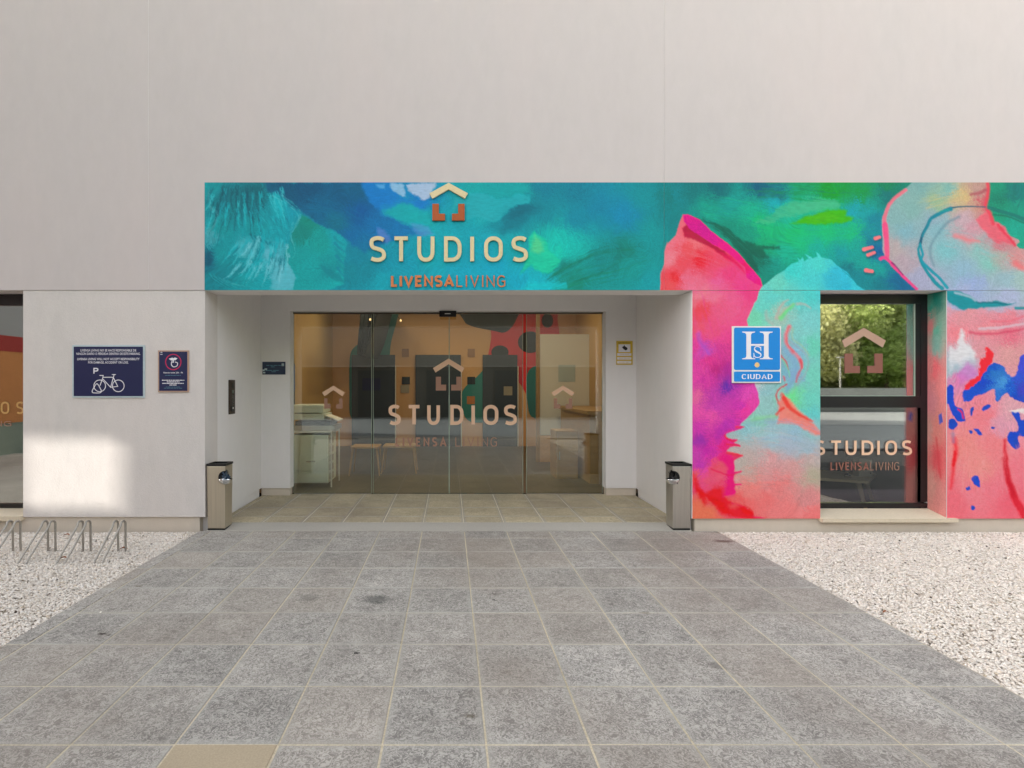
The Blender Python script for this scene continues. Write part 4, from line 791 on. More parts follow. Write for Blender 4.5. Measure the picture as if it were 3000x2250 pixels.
# ------------------------------------------------------------------ sliding glass front
RG = 1 + YG / DIST
def GX_(x): return X(x, RG)
def GZ(y): return Z(y, RG)
zt, zb = OZ - .004, .024
fr = obj('glass_front', G().box(OX0 + .002, OX1 - .002, YG - .004, YG + .06, zt - .013, zt), mat('bronze rail', '#4a4438', .4, .6), B); fr['label'] = 'frameless sliding glass doors with peach lettering'
for (a, b_, yy) in ((851, 1087, YG + .03), (1094.5, 1314.5, YG), (1317.5, 1531, YG), (1544, 1774, YG + .03)):
    g = G(); xa_, xb_ = max(GX_(a), OX0 + .003), min(GX_(b_), OX1 - .003); g.box(xa_, xb_, yy, yy + .01, zb, zt - .0135)
    pn = obj('pane', g, M['glass_door'], fr)
    g = G(); g.box(xb_ + .0005, xb_ + .006, yy - .002, yy + .012, zb, zt - .0135); g.box(xa_ - .006, xa_ - .0005, yy - .002, yy + .012, zb, zt - .0135); obj('polished_edge', g, M['edge'], fr)
    g = G(); g.box(xa_, xb_, yy - .004, yy + .014, zb - .018, zb - .001); obj('bottom_rail', g, M['galv'], fr)
YD0, YD1 = YG - .0025, YG - .0012
def roof_shape(g, ax, ay, lx, ly, ix, iy, jy, fx, fz, y0, y1):
    """the folded roof: apex, outer corner, inner corner, inner apex, mirrored"""
    P_ = [(ax, ay), (2 * ax - lx, ly), (2 * ax - ix, iy), (ax, jy), (ix, iy), (lx, ly)]
    return g.prism([(fx(p[0]), fz(p[1])) for p in P_], y0, y1)
def bracket(g, pts, fx, fz, y0, y1): return g.prism([(fx(p[0]), fz(p[1])) for p in pts], y0, y1)
obj('decal_roof', roof_shape(G(), 1314.5, 1050.2, 1268.4, 1078.5, 1276, 1091.5, 1067, GX_, GZ, YD0, YD1), M['vinyl'], fr)
obj('decal_corner', bracket(G(), [(1276.8, 1103.8), (1292, 1103.8), (1292, 1127), (1307, 1127), (1307, 1144), (1276.8, 1144)], GX_, GZ, YD0, YD1), M['vinyl_dark'], fr)
obj('decal_corner', bracket(G(), [(1352, 1103.8), (1337, 1103.8), (1337, 1127), (1322, 1127), (1322, 1144), (1352, 1144)], GX_, GZ, YD0, YD1), M['vinyl_dark'], fr)
for ax in (977, 1649.3):
    obj('decal_roof', roof_shape(G(), ax, 1130, ax - 33.5, 1150, ax - 26, 1161, 1142.6, GX_, GZ, YD0 + .03 * 0, YD1), M['vinyl'], fr)
    for s_ in (-1, 1):
        obj('decal_corner', bracket(G(), [(ax + s_ * 27, 1167), (ax + s_ * 17, 1167), (ax + s_ * 17, 1184), (ax + s_ * 8, 1184), (ax + s_ * 8, 1197), (ax + s_ * 27, 1197)], GX_, GZ, YD0, YD1), M['vinyl_dark'], fr)
for ch, a, b_ in (('S', 1138, 1174.5), ('T', 1194, 1232.5), ('U', 1251.5, 1289), ('D', 1319, 1358), ('I', 1381, 1391), ('O', 1416, 1460), ('S', 1476, 1515)):
    letter(ch, GX_(a), GX_(b_), GZ(1245), GZ(1186), 10.3 * S * RG, YD0, YD1, 'letter', M['vinyl'], fr)
word('LIVENSA', GX_(1158.6), GX_(1308), GZ(1308), GZ(1281), 5.2 * S * RG, YD0, YD1, M['vinyl_dark'], fr)
word('LIVING', GX_(1334), GX_(1456), GZ(1308), GZ(1281), 2.6 * S * RG, YD0, YD1, M['vinyl_dark'], fr)
# motion sensor over the doors
g = G(); g.box(X(1287, 1.3), X(1336.7, 1.3), YB - .03, YB - .001, Z(928.7, 1.3), Z(911.5, 1.3)); s_ = obj('motion_sensor', g, M['black'], None, bevel=.004); tag(s_, 'small black motion sensor above the middle of the sliding doors', 'motion sensor')
g = G(); g.box(X(1303, 1.3), X(1320, 1.3), YB - .032, YB - .0305, Z(921, 1.3), Z(919, 1.3)); obj('indicator_strip', g, M['white'], s_)

# ------------------------------------------------------------------ raised signs on the band
sg = thing('logo_sign', 'raised house shaped emblem with cream roof and copper corners, top of the painted band', 'logo sign', (0, 0, Z(560)))
def raised(g_, name, m, par): o = obj(name, g_, m, par); return o
Y0, Y1 = -.024, -.004
obj('roof_piece', roof_shape(G(), 1314.4, 538.6, 1258.5, 569, 1267, 584.4, 557.3, X, Z, Y0, Y1), M['gold'], sg)
a0 = [(1267, 599.7), (1285.6, 599.7), (1285.6, 628.5), (1303.6, 628.5), (1303.6, 648.2), (1267, 648.2)]
obj('corner_piece', bracket(G(), a0, X, Z, Y0, Y1), M['copper2'], sg); obj('corner_piece', bracket(G(), [(2 * 1313.9 - p[0], p[1]) for p in a0], X, Z, Y0, Y1), M['copper2'], sg)
sg = thing('lettering_sign', 'large cream raised capitals spelling STUDIOS on the painted band', 'lettering', (0, 0, Z(767.5)))
for ch, a, b_ in (('S', 1083, 1131.7), ('T', 1153, 1198.5), ('U', 1223, 1273), ('D', 1301, 1352), ('I', 1376.5, 1389.7), ('O', 1418, 1472), ('S', 1497.5, 1546)):
    letter(ch, X(a), X(b_), Z(768), Z(694.5), 11 * S, Y0, Y1, 'letter', M['gold'], sg)
sg = thing('lettering_sign', 'small copper raised capitals, half bold half thin, under the cream word', 'lettering', (0, 0, Z(841)))
word('LIVENSA', X(1146), X(1330), Z(841.5), Z(808), 7.2 * S, Y0 + .006, Y1, M['copper'], sg, gap=.16)
word('LIVING', X(1337), X(1480), Z(841.5), Z(808), 3.4 * S, Y0 + .006, Y1, M['copper'], sg, gap=.3)

# ------------------------------------------------------------------ windows
def RW(y): return 1 + y / DIST
def window(x0, x1, z0, z1, yf, gm, name_label, lower, parent):
    w = thing('window', name_label, 'window', ((x0 + x1) / 2, yf, z0))
    return w
YW = .205; kW = RW(YW)
zf0, zf1 = Z(1487.8, kW), HB - .006
wn_ = obj('window', G().box(XW0 - .05, XW0 + .04, YW, YW + .07, zf0 + .06, zf1 - .09).box(XW1 - .066, XW1 + .01, YW, YW + .07, zf0 + .06, zf1 - .09).box(XW0 - .05, XW1 + .01, YW, YW + .07, zf1 - .09, zf1)
         .box(XW0 - .05, XW1 + .01, YW, YW + .07, zf0, zf0 + .045), M['frame'], B)
xr1 = X(2683, kW); xr2 = X(2701, kW)
g = G(); g.box(XW0 + .04, XW1 - .066, YW - .004, YW + .06, Z(1194, kW), Z(1161, kW)); obj('transom', g, M['frame'], wn_)
g = G(); g.box(XW0 + .04, xr1, YW + .02, YW + .032, Z(1161, kW), Z(889, kW)); obj('pane', g, M['glass_r'], wn_)
g = G(); g.box(xr1 + .0005, XW1 - .066, YW + .005, YW + .05, Z(1161, kW), Z(889, kW)); obj('sash', g, M['frame'], wn_)
g = G(); g.box(xr1 - .004, xr1, YW + .008, YW + .019, Z(1161, kW), Z(889, kW)); g.box(XW0 + .04, xr1 - .004, YW + .008, YW + .019, Z(1162, kW) + .001, Z(1160, kW) + .003); obj('seal', g, M['edge'], wn_)
g = G(); g.box(XW0 + .04, xr2, YW + .02, YW + .032, zf0 + .046, Z(1194, kW)); obj('pane', g, M['glass_r2'], wn_)
g = G(); g.box(xr2, xr2 + .004, YW + .008, YW + .019, zf0 + .046, Z(1194, kW)); obj('seal', g, M['edge'], wn_)
g = G(); g.box(xr2 + .0045, XW1 - .066, YW + .005, YW + .05, zf0 + .046, Z(1194, kW)); obj('sash', g, M['frame'], wn_)
yd0, yd1 = YW + .0165, YW + .0185
WXx = lambda x: X(x, kW); WZz = lambda y: Z(y, kW)
T_ = lambda p: (2350 + p[0] / 2.273, 820 + p[1] / 2.273)
q = [T_(p) for p in ((418, 318), (272, 403), (292, 450), (418, 372))]
obj('decal_roof', roof_shape(G(), q[0][0], q[0][1], *q[1], *q[2], q[3][1], WXx, WZz, yd0, yd1), M['vinyl_dim'], wn_)
for s_ in (0, 1):
    pts = [(290, 490), (345, 490), (345, 572), (392, 572), (392, 620), (290, 620)]
    if s_: pts = [(834 - p[0], p[1]) for p in pts]
    obj('decal_corner', bracket(G(), [T_(p) for p in pts], WXx, WZz, yd0, yd1), M['vinyl_red'], wn_)
for ch, a, b_ in (('S', 85, 160), ('T', 196, 270), ('U', 296, 370), ('D', 404, 482), ('I', 508, 524), ('O', 562, 640), ('S', 674, 740)):
    letter(ch, WXx(2350 + a / 2.273), WXx(2350 + b_ / 2.273), WZz(1334), WZz(1290.7), 7.4 * S, yd0, yd1, 'letter', M['vinyl'], wn_)
word('LIVENSA', WXx(2436), WXx(2549), WZz(1378.5), WZz(1354.5), 4.2 * S, yd0, yd1, M['vinyl_red'], wn_, gap=.2)
word('LIVING', WXx(2553), WXx(2638), WZz(1378.5), WZz(1354.5), 1.9 * S, yd0, yd1, M['vinyl_dark'], wn_, gap=.3)
g = G(); zs = Z(1519.5, .993); mx_ = (XW0 + XW1) / 2 + .03
for a, b_ in ((XW0 - .004, mx_ - .001), (mx_ + .001, XW1 + .075)):
    g = G(); zb_ = zf0 - .004; x1c = min(b_, XW1 - .003)
    g.prism([(0, 0)] * 0 or [(a, zs - .034), (b_, zs - .034), (b_, zs), (a, zs)], -.04, -.0035)
    g.add([(a, -.0035, zs - .034), (x1c, -.0035, zs - .034), (x1c, .2, zb_ - .034), (a, .2, zb_ - .034), (a, -.0035, zs), (x1c, -.0035, zs), (x1c, .2, zb_), (a, .2, zb_)], [(0, 3, 2, 1), (4, 5, 6, 7), (1, 2, 6, 5), (2, 3, 7, 6), (3, 0, 4, 7)])
    obj('window_sill', g, M['stone'], B)
# left window
YL = .22; kL = RW(YL); wl = obj('window', G().box(-6.2, XV + .04, YL, YL + .07, HB - .11, HB - .006).box(-6.2, XV + .04, YL, YL + .07, .17, .21).box(XV - .02, XV + .04, YL, YL + .07, .21, HB - .11).box(-6.2, -6.12, YL, YL + .07, .21, HB - .11), M['frame'], B)
g = G(); g.box(-6.12, XV - .02, YL + .02, YL + .032, .211, HB - .11); obj('pane', g, M['glass_l'], wl)
word('STUDIOS', X(-206, kL), X(66, kL), Z(1213, kL), Z(1177, kL), 5.5 * S, YL + .0165, YL + .0185, M['vinyl_yellow'], wl, gap=.75)
word('LIVING', X(-100, kL), X(30, kL), Z(1249, kL), Z(1234, kL), 2.2 * S, YL + .0165, YL + .0185, M['vinyl_dark'], wl, gap=.3)
g = G(); g.box(-6.2, XV - .002, -.035, .005, .105, .148); g.add([(-6.2, .005, .148), (XV - .002, .005, .148), (XV - .002, .22, .168), (-6.2, .22, .168), (-6.2, .005, .108), (XV - .002, .005, .108), (XV - .002, .22, .108), (-6.2, .22, .108)], [(0, 1, 2, 3), (4, 7, 6, 5), (1, 5, 6, 2), (0, 3, 7, 4)])
obj('window_sill', g, M['stone'], B)
# the closed shell of the building
g = G(); g.box(-9, 9, 8.7, 9, -.1, 9); g.box(-9, -8.7, .29, 8.7, -.1, 9); g.box(8.7, 9, .29, 8.7, -.1, 9); obj('outer_wall', g, M['wall'], B)
g = G(); g.box(-9, 9, 0, 9, 9.001, 9.2); obj('roof', g, M['wall'], B)

# ------------------------------------------------------------------ rooms behind the glass
ochre = plaster('ochre wall paint', '#c8a468', .05); M['peach'] = plaster('peach wall paint', '#d2a878', .04)
g = G(); g.box(-2.75, -2.622, 1.735, 7.3, 0, 3.2); obj('lobby_wall', g, ochre, B)
g = G(); g.box(2.86, 2.99, 1.735, 7.3, 0, 3.2); obj('lobby_wall', g, ochre, B)
g = G(); g.box(-2.75, 2.99, 7.0, 7.12, 0, 3.2); back = obj('lobby_wall', g, M['peach'], B)
def boards():
    m, nt, b = nodes('grey brown floor boards'); L = nt.links.new; geo = N(nt, 'ShaderNodeNewGeometry')
    w = N(nt, 'ShaderNodeTexWave', wave_type='BANDS', bands_direction='Y', wave_profile='SAW', Scale=2.2); L(geo.outputs['Position'], w.inputs['Vector'])
    mp = N(nt, 'ShaderNodeMapping'); mp.inputs['Scale'].default_value = (2, 60, 1); L(geo.outputs['Position'], mp.inputs['Vector'])
    n = N(nt, 'ShaderNodeTexNoise', Scale=2.0, Detail=5.0); L(mp.outputs[0], n.inputs['Vector'])
    r = N(nt, 'ShaderNodeValToRGB'); r.color_ramp.elements[0].color = (*lin('#3a352a'), 1); r.color_ramp.elements[1].color = (*lin('#5e5645'), 1); r.color_ramp.elements[0].position = .3; r.color_ramp.elements[1].position = .7
    L(n.outputs[0], r.inputs[0]); mr = N(nt, 'ShaderNodeMapRange'); mr.inputs['From Max'].default_value = .07; mr.inputs['To Min'].default_value = .45; L(w.outputs['Fac'], mr.inputs['Value'])
    v = N(nt, 'ShaderNodeVectorMath', operation='SCALE'); L(r.outputs[0], v.inputs[0]); L(mr.outputs[0], v.inputs['Scale']); L(v.outputs[0], b.inputs['Base Color']); b.inputs['Roughness'].default_value = .4
    return m
g = G(); g.box(-2.62, 2.86, 1.72, 7.0, -.06, .02); obj('lobby_floor', g, boards(), B)
# wall painting inside the lobby (plain generic shapes)
g = G(); g.box(-2.75, 2.99, YG + .051, 7.12, 3.201, 3.35); obj('ceiling', g, M['peach'], B)
RI = 1 + 6.99 / DIST
def ix(x): return X(x, RI)
def iz(y): return Z(y, RI)
mi = thing('wall_painting', 'teal and red wall painting with dark round spots seen behind the doors', 'wall painting', (0, 6.99, 1))
def shape(name, pts, m, y, closed=True):
    P_ = catmull([(ix(p[0]), iz(p[1])) for p in pts], 6, True); g = G().prism([tuple(q) for q in P_], y - .003, y); return obj(name, g, m, mi)
z1 = lambda s: [(800 + float(a.split(',')[0]) / 2.37, 800 + float(a.split(',')[1]) / 2.37) for a in s.split()]
z2 = lambda s: [(1300 + float(a.split(',')[0]) / 2.3707, 800 + float(a.split(',')[1]) / 2.3707) for a in s.split()]
tealm = mat('teal wall paint', '#2c8480', .7); redm = mat('red wall paint', '#d03038', .7); darkm = mat('dark wall paint', '#1e2a2c', .7); tealb = mat('bright teal wall paint', '#2c7c7c', .7)
shape('teal_shape', z1('740,200 880,200 860,330 820,480 810,600 815,760 760,900 640,1000 540,1000 530,820 530,650 545,540 620,470 690,400 745,290'), tealm, 6.995)
shape('red_shape', z2('340,200 760,200 790,330 805,450 805,640 795,800 700,900 600,880 520,760 400,720 290,640 310,560 330,440'), redm, 6.995)
shape('dark_shape', z2('110,200 510,200 500,330 430,410 340,400 200,370 140,330'), darkm, 6.991)
for c_, rx, ry in (((600, 480), 85, 75), ((390, 550), 60, 48), ((760, 530), 38, 75), ((720, 330), 40, 50)):
    shape('dark_spot', [(1300 + (c_[0] + rx * math.cos(a)) / 2.3707, 800 + (c_[1] + ry * math.sin(a)) / 2.3707) for a in np.arange(0, 6.28, .7)], darkm, 6.990)
shape('teal_shape', z2('130,820 230,720 330,640 420,760 460,900 520,1000 420,1060 300,1040 180,1030 130,950'), tealm, 6.992)
shape('teal_shape', z2('580,700 680,640 780,700 790,860 760,1000 730,1180 680,1180 650,1030 590,960'), tealb, 6.992)
for k in range(5):
    a = z1(f'{720 + k * 26},290 {700 + k * 20},470 {690 + k * 10},600'); g = G().ribbon([(ix(p[0]), iz(p[1])) for p in a], .012, 4.988, 6.991); obj('dark_line', g, darkm, mi)
# dark lobby doors and notices on the far wall
dkd = mat('slate blue door', '#2a343e', .45)
for a, b_ in ((1032, 1158), (1217.7, 1350), (1414, 1515)):
    d_ = obj('lobby_door', G().box(ix(a), ix(b_), 6.94, 6.98, .022, iz(1040)), dkd, B)
    obj('edge_strip', G().box(ix(b_) + .003, ix(b_) + .022, 6.93, 6.98, .022, iz(1074)), M['white'], d_)
for k, (a, b_, c_, d_, mm) in enumerate(((1178, 1198, 1022, 1046, 'n'), (1370, 1391, 1022, 1046, 'n'), (1178, 1201, 1104, 1126, 'k'), (1369, 1392, 1104, 1126, 'k'), (1174, 1199, 1128, 1151, 'w'), (1368, 1391, 1161, 1184, 'o'), (1063, 1116, 1108, 1144, 'b'), (1475, 1500, 1132, 1158, 'w'))):
    nb = obj('wall_notice', G().box(ix(a), ix(b_), *((6.932, 6.938) if (1032 < a < 1120 or a > 1414) else (6.979, 6.985)), iz(d_), iz(c_)), {'n': mat('brown notice', '#9a7452', .6), 'k': darkm, 'w': mat('cream notice', '#9c9482', .6), 'o': mat('orange notice', '#c07a38', .6), 'b': M['navy']}[mm], B)
# copier on a mint cabinet
M['mint'] = mat('pale mint enamel', '#e2eadf', .45, var=.03)
cx0, cx1, cy0, cy1 = -2.115, -1.625, 2.12, 2.62; cz = .02
cab = thing('cabinet', 'pale mint metal cabinet on castors standing behind the left door pane', 'cabinet', ((cx0 + cx1) / 2, (cy0 + cy1) / 2, cz))
obj('body', G().box(cx0, cx1, cy0, cy1, .07, .72), M['mint'], cab, bevel=.006); obj('top', G().box(cx0 - .03, cx1 + .05, cy0 - .02, cy1 + .02, .745, .775), M['white'], cab)
obj('door', G().box(cx0 + .02, cx1 - .02, cy0 - .014, cy0 - .001, .24, .70), M['mint'], cab, bevel=.003); obj('drawer', G().box(cx0 + .02, cx1 - .02, cy0 - .014, cy0 - .001, .08, .23), M['mint'], cab, bevel=.003)
obj('handle', G().box(cx0 + .2, cx0 + .32, cy0 - .03, cy0 - .015, .36, .375), M['chrome'], cab)
for k in range(5): obj('side_tray', G().box(cx1 + .002, cx1 + .03, cy0 + .06, cy0 + .2, .12 + k * .12, .2 + k * .12), M['steel'], cab)
for x_ in (cx0 - .005, cx1 + .035):
    for y_ in (cy0 - .005, cy1 + .005): obj('post', G().box(x_, x_ + .018, y_ - .009, y_ + .009, .02, .745), M['white'], cab)
cp = thing('copier', 'pale grey copier with raised document feeder on the mint cabinet', 'copier', ((cx0 + cx1) / 2, 2.37, .775))
obj('paper_tray', G().box(cx0, cx1 + .08, cy0 + .04, cy1, .776, .84), M['steel'], cp, bevel=.004); obj('output_slot', G().box(cx0 + .03, cx1 + .02, cy0 + .06, cy1, .841, .90), M['black'], cp)
obj('scanner_bed', G().box(cx0 - .02, cx1 - .06, cy0 + .02, cy1, .92, 1.0), M['mint'], cp, bevel=.008); obj('lid', G().box(cx0 - .02, cx1 - .08, cy0 + .05, cy1, 1.012, 1.12), M['mint'], cp, bevel=.012)
g = G(); g.add([(cx1 - .05, cy0 + .05, .98), (cx1 + .12, cy0 + .05, .915), (cx1 + .12, cy1 - .1, .915), (cx1 - .05, cy1 - .1, .98), (cx1 - .05, cy0 + .05, .965), (cx1 + .12, cy0 + .05, .90), (cx1 + .12, cy1 - .1, .90), (cx1 - .05, cy1 - .1, .965)], [(0, 1, 2, 3), (4, 7, 6, 5), (0, 4, 5, 1), (2, 6, 7, 3), (1, 5, 6, 2), (3, 7, 4, 0)]); obj('document_tray', g, M['white'], cp)
# reception desk and the tall block in front of it
M['oak'] = mat('oiled oak', '#a98650', .45, scale=30, aniso=(3, 3, 30), var=.15); M['wood'] = mat('pale ply', '#cfa470', .5, scale=30, aniso=(20, 3, 20), var=.12)
dk = thing('reception_desk', 'oak reception desk along the right side of the lobby', 'reception desk', (2.3, 3.2, .02))
obj('body', G().box(1.95, 2.6, 2.35, 4.3, .02, .98), M['oak'], dk); obj('counter_top', G().box(1.9, 2.65, 2.3, 4.35, .982, 1.03), M['oak'], dk)
pc_ = thing('pedestal', 'low dark wood pedestal cabinet beside the reception desk', 'cabinet', (1.7, 3, .02))
obj('body', G().box(1.56, 1.88, 2.75, 3.2, .02, .72), M['oak'], pc_, bevel=.004); obj('door', G().box(1.58, 1.86, 2.735, 2.749, .05, .7), M['oak'], pc_); obj('handle', G().box(1.6, 1.615, 2.72, 2.734, .3, .42), M['steel'], pc_)
pt = thing('partition', 'white partition panel behind the reception desk', 'partition', (1.9, 4.5, .02))
obj('panel', G().box(1.62, 2.5, 4.5, 4.56, .5, 2.3), M['white'], pt); obj('post', G().box(1.56, 1.615, 4.48, 4.58, .02, 2.7), M['oak'], pt); obj('base_board', G().box(1.62, 2.5, 4.49, 4.57, .02, .49), M['wood'], pt)
obj('notice', G().box(1.95, 2.25, 4.49, 4.499, 1.45, 1.75), M['pale_edge'], pt)
def stool(x, y, w, h, label):
    t = thing('side_table', label, 'table', (x, y, .02), 'pale wood tables in the lobby'); obj('table_top', G().box(x - w / 2, x + w / 2, y - .2, y + .2, h - .03, h), M['oak'], t, bevel=.004)
    for sx in (-1, 1):
        for sy in (-1, 1): obj('leg', G().tube([(x + sx * (w / 2 - .03), y + sy * .15, h - .03), (x + sx * (w / 2 + .02), y + sy * .2, .02)], .018, 8, .012), M['oak'], t)
stool(-1.28, 3.2, .42, .46, 'pale wooden table seen through the left door pane, nearest the cabinet'); stool(-.78, 3.4, .5, .45, 'pale wooden table seen behind the left sliding leaf')
tv = thing('screen', 'tall screen with blue picture on the left lobby wall', 'screen', (-2.6, 3.6, 1.1))
obj('body', G().box(-2.618, -2.58, 3.3, 3.9, .95, 1.75), M['black'], tv); obj('display', G().box(-2.579, -2.574, 3.33, 3.87, 1.3, 1.72), mat('blue display', '#1c4a86', .3, emit='#1c4a86', es=.1), tv)
rs = obj('wall_sign', G().box(-2.616, -2.605, 2.9, 3.1, 1.75, 2.0), mat('dark red sign', '#7c2630', .5), None); tag(rs, 'dark red sign high on the left lobby wall', 'sign')
obj('pictogram', G().box(-2.604, -2.602, 2.95, 3.05, 1.8, 1.95), M['white'], rs)
eb = obj('fire_alarm_box', G().box(-2.616, -2.56, 2.2, 2.3, 1.42, 1.56), mat('red plastic', '#b01c18', .4), None, bevel=.005); tag(eb, 'small red alarm box at the left edge of the glass front', 'alarm box')
# twig chandelier with small lit bulbs
ch = thing('branch_lamp', 'twig shaped hanging lamp with tiny lit bulbs in the lobby', 'hanging lamp', (-1.15, 3.2, 2.3))
hub = Vector((-1.25, 3.2, 2.95)); rr = random.Random(3); bulbm = mat('lit bulb', '#ffd9a0', .3, emit='#ffcf90', es=.35)
for k in range(7):
    e = hub + Vector((rr.uniform(-.2, .75), rr.uniform(-.3, .3), rr.uniform(-.75, -.2))); mid = hub.lerp(e, .5) + Vector((rr.uniform(-.08, .08), 0, rr.uniform(-.05, .05)))
    obj('twig', G().tube([hub, mid, e], .007, 6, .004), darkm, ch)
    if k % 2 == 0: obj('bulb', G().lathe(e, [(.0, -.02), (.012, -.014), (.016, 0), (.012, .014), (.004, .02)], 10), bulbm, ch, smooth=True)
# unseen ceiling lights added to brighten the lobby
lampm = mat('lit diffuser', '#fff0d8', .5, emit='#ffdfae', es=1.2)
def fill_light(x, y, e=26, z=3.2, label=None):
    t = thing('fill_light', label or 'added round ceiling light that brightens the lobby, out of view', 'ceiling light', (x, y, z), 'ceiling lights added to brighten the lobby'); obj('diffuser', G().cyl((x, y, z - .012), .11, .008, 20), lampm, t); obj('ring', G().lathe((x, y, z - .02), [(.111, .0), (.13, .0), (.13, .02)], 20), M['white'], t)
    ld = bpy.data.lights.new('fill_lamp', 'AREA'); ld.shape = 'DISK'; ld.size = .2; ld.energy = e; ld.color = (1, .8, .55)
    lo_ = bpy.data.objects.new('fill_lamp', ld); col.objects.link(lo_); lo_.parent = t; lo_.location = (0, 0, -.016)
for x_ in (-1.5, 0, 1.5):
    for y_ in (2.7, 5.3): fill_light(x_, y_, LOBBY_W)

# room behind the right window
dk_w = plaster('dark grey wall paint', '#1c1a1b', .05)
g = G(); g.box(3.0, 8.6, 4.0, 4.1, 0, 2.75); g.box(3.0, 3.05, .3, 4.0, 0, 2.75); obj('room_wall', g, dk_w, B)
g = G(); g.box(3.0, 8.6, .3, 4.1, 2.76, 2.9); obj('ceiling', g, dk_w, B)
g = G(); g.box(3.0, 8.6, .3, 4.0, -.1, .02); obj('room_floor', g, mat('purple grey carpet', '#35323a', .95, bump=.6, scale=120, var=.3), B)
M['wood_pale'] = mat('pale ash wood', '#ecd4a8', .5, var=.1)
lt = thing('low_table', 'low wooden table behind the right window, one corner toward the glass', 'table', (4.5, 1.25, .02))
tb = [(4.62, .82), (5.08, 1.3), (4.45, 1.72), (3.98, 1.15)]
obj('table_top', G().add([(x, y, z) for z in (.30, .33) for x, y in tb], [(3, 2, 1, 0), (4, 5, 6, 7), (0, 1, 5, 4), (1, 2, 6, 5), (2, 3, 7, 6), (3, 0, 4, 7)]), M['wood_pale'], lt)
for x, y in tb:
    dx, dy = x - 4.53, y - 1.25; obj('leg', G().tube([(4.53 + dx * .72, 1.25 + dy * .72, .30), (4.53 + dx * .92, 1.25 + dy * .92, .02)], .026, 8, .018), M['wood_pale'], lt)
bx = obj('box', G().box(4.73, 4.88, 1.1, 1.2, .331, .53), mat('cream card', '#f2ecd4', .7), None); tag(bx, 'cream cardboard box on the low table behind the right window', 'box')
obj('button', G().cyl((4.86, 1.098, .37), .008, .004, 10, axis='y'), M['black'], bx)
lp = thing('glass_lamp', 'small glass bottle with chrome base on the low table', 'table lamp', (4.56, 1.05, .331))  # a small glass lamp, unlit
obj('base', G().lathe((4.56, 1.05, .332), [(0, 0), (.035, 0), (.038, .02), (.02, .035), (.012, .05)], 16), M['chrome'], lp, smooth=True); obj('body', G().lathe((4.56, 1.05, .382), [(.012, 0), (.04, .04), (.04, .11), (.012, .14), (.012, .19)], 16), glass('bottle glass', .1), lp, smooth=True)
# room behind the left window
g = G(); g.box(-8.6, -2.76, 4.0, 4.1, 0, 2.75); obj('room_wall', g, dk_w, B)
g = G(); g.box(-8.6, -2.76, .3, 4.0, -.1, .02); obj('room_floor', g, mat('dark carpet', '#4c4744', .95, bump=.6, scale=120, var=.3), B)

# ------------------------------------------------------------------ signs and plates
def plate(name, label, cat, x0, x1, y0, y1, r, yb, th, border, face, bw, group=None):
    """a framed flat sign hung on the wall plane yb"""
    t = thing(name, label, cat, ((X(x0, r) + X(x1, r)) / 2, yb, Z(y1, r)), group)
    obj('back_plate', G().box(X(x0, r), X(x1, r), yb - th, yb - .001, Z(y1, r), Z(y0, r)), border, t, bevel=.0015)
    obj('face', G().box(X(x0 + bw, r), X(x1 - bw, r), yb - th - .0015, yb - th - .0001, Z(y1 - bw, r), Z(y0 + bw, r)), face, t)
    return t
YS = .006
ps = plate('parking_sign', 'navy bicycle parking notice with pale border on the left wall', 'sign', 214.6, 425.9, 1011.3, 1165, 1.001, YS, .012, M['pale_edge'], M['navy'], 4.6)
yl = YS - .012 - .0022; xc = X(319.5)
for s_, yy, w_ in (('LIVENSA LIVING NO SE HACE RESPONSABLE DE', 1027, 163), ('NINGÚN DAÑO O PÉRDIDA DENTRO DE ESTE PARKING.', 1037, 187), ('LIVENSA LIVING WILL NOT ACCEPT RESPONSIBILITY', 1052.4, 182), ('FOR DAMAGE, ACCIDENT OR LOSS.', 1062.3, 118)):
    small_text(s_, xc, Z(yy), .030, yl, M['sign_white'], ps, w_ * S)
tq = lambda p: (X(180 + p[0] / 5.267), Z(980 + p[1] / 5.267))
letter('P', tq((505, 0))[0], tq((582, 0))[0], tq((0, 608))[1], tq((0, 515))[1], 17 / 5.267 * S, yl, yl + .001, 'letter_p', M['sign_white'], ps)
lw = 11 / 5.267 * S; g = G(); kk = 0
def ln(pts, w=lw, closed=False):
    global kk
    kk += 1; g.ribbon([tq(p) for p in pts], w, yl - .0001 * kk, yl + .001, closed)
circ = lambda cx, cy, r_, n=28: [(cx + r_ * math.cos(2 * math.pi * i / n), cy + r_ * math.sin(2 * math.pi * i / n)) for i in range(n)]
ln(circ(602, 792, 90), closed=True); ln(circ(888, 792, 90), closed=True)
for pts in ([(600, 632), (655, 632), (650, 670), (605, 790)], [(650, 660), (805, 660)], [(655, 690), (770, 815), (880, 800), (810, 660)], [(770, 815), (825, 618)], [(790, 618), (850, 618)]): ln(pts)
ln(catmull([(490, 860), (540, 775), (570, 765), (620, 850), (628, 880), (600, 900), (510, 900), (488, 885)], 5, True), closed=True)
obj('bicycle_symbol', g, M['sign_white'], ps)
qs = plate('quiet_sign', 'small dark silence notice with crimson ring beside the bicycle notice', 'sign', 464.8, 555, 1026.5, 1149, 1.001, YS, .012, M['tan_edge'], M['navy'], 4)
g = G(); g.ribbon([tq(p) for p in circ(1735, 425, 118, 36)], 14 / 5.267 * S, yl, yl + .001, True); obj('ring', g, M['crimson'], qs)
g = G(); g.prism([tq(p) for p in ((1665, 375), (1720, 358), (1740, 365), (1760, 355), (1800, 370), (1765, 400), (1750, 395), (1740, 408), (1700, 400))], yl, yl + .001); g.ribbon([tq(p) for p in catmull([(1738, 370), (1735, 430), (1712, 420), (1708, 470), (1740, 500), (1790, 485), (1800, 440), (1760, 425)], 5)], 12 / 5.267 * S, yl - .0003, yl + .001)
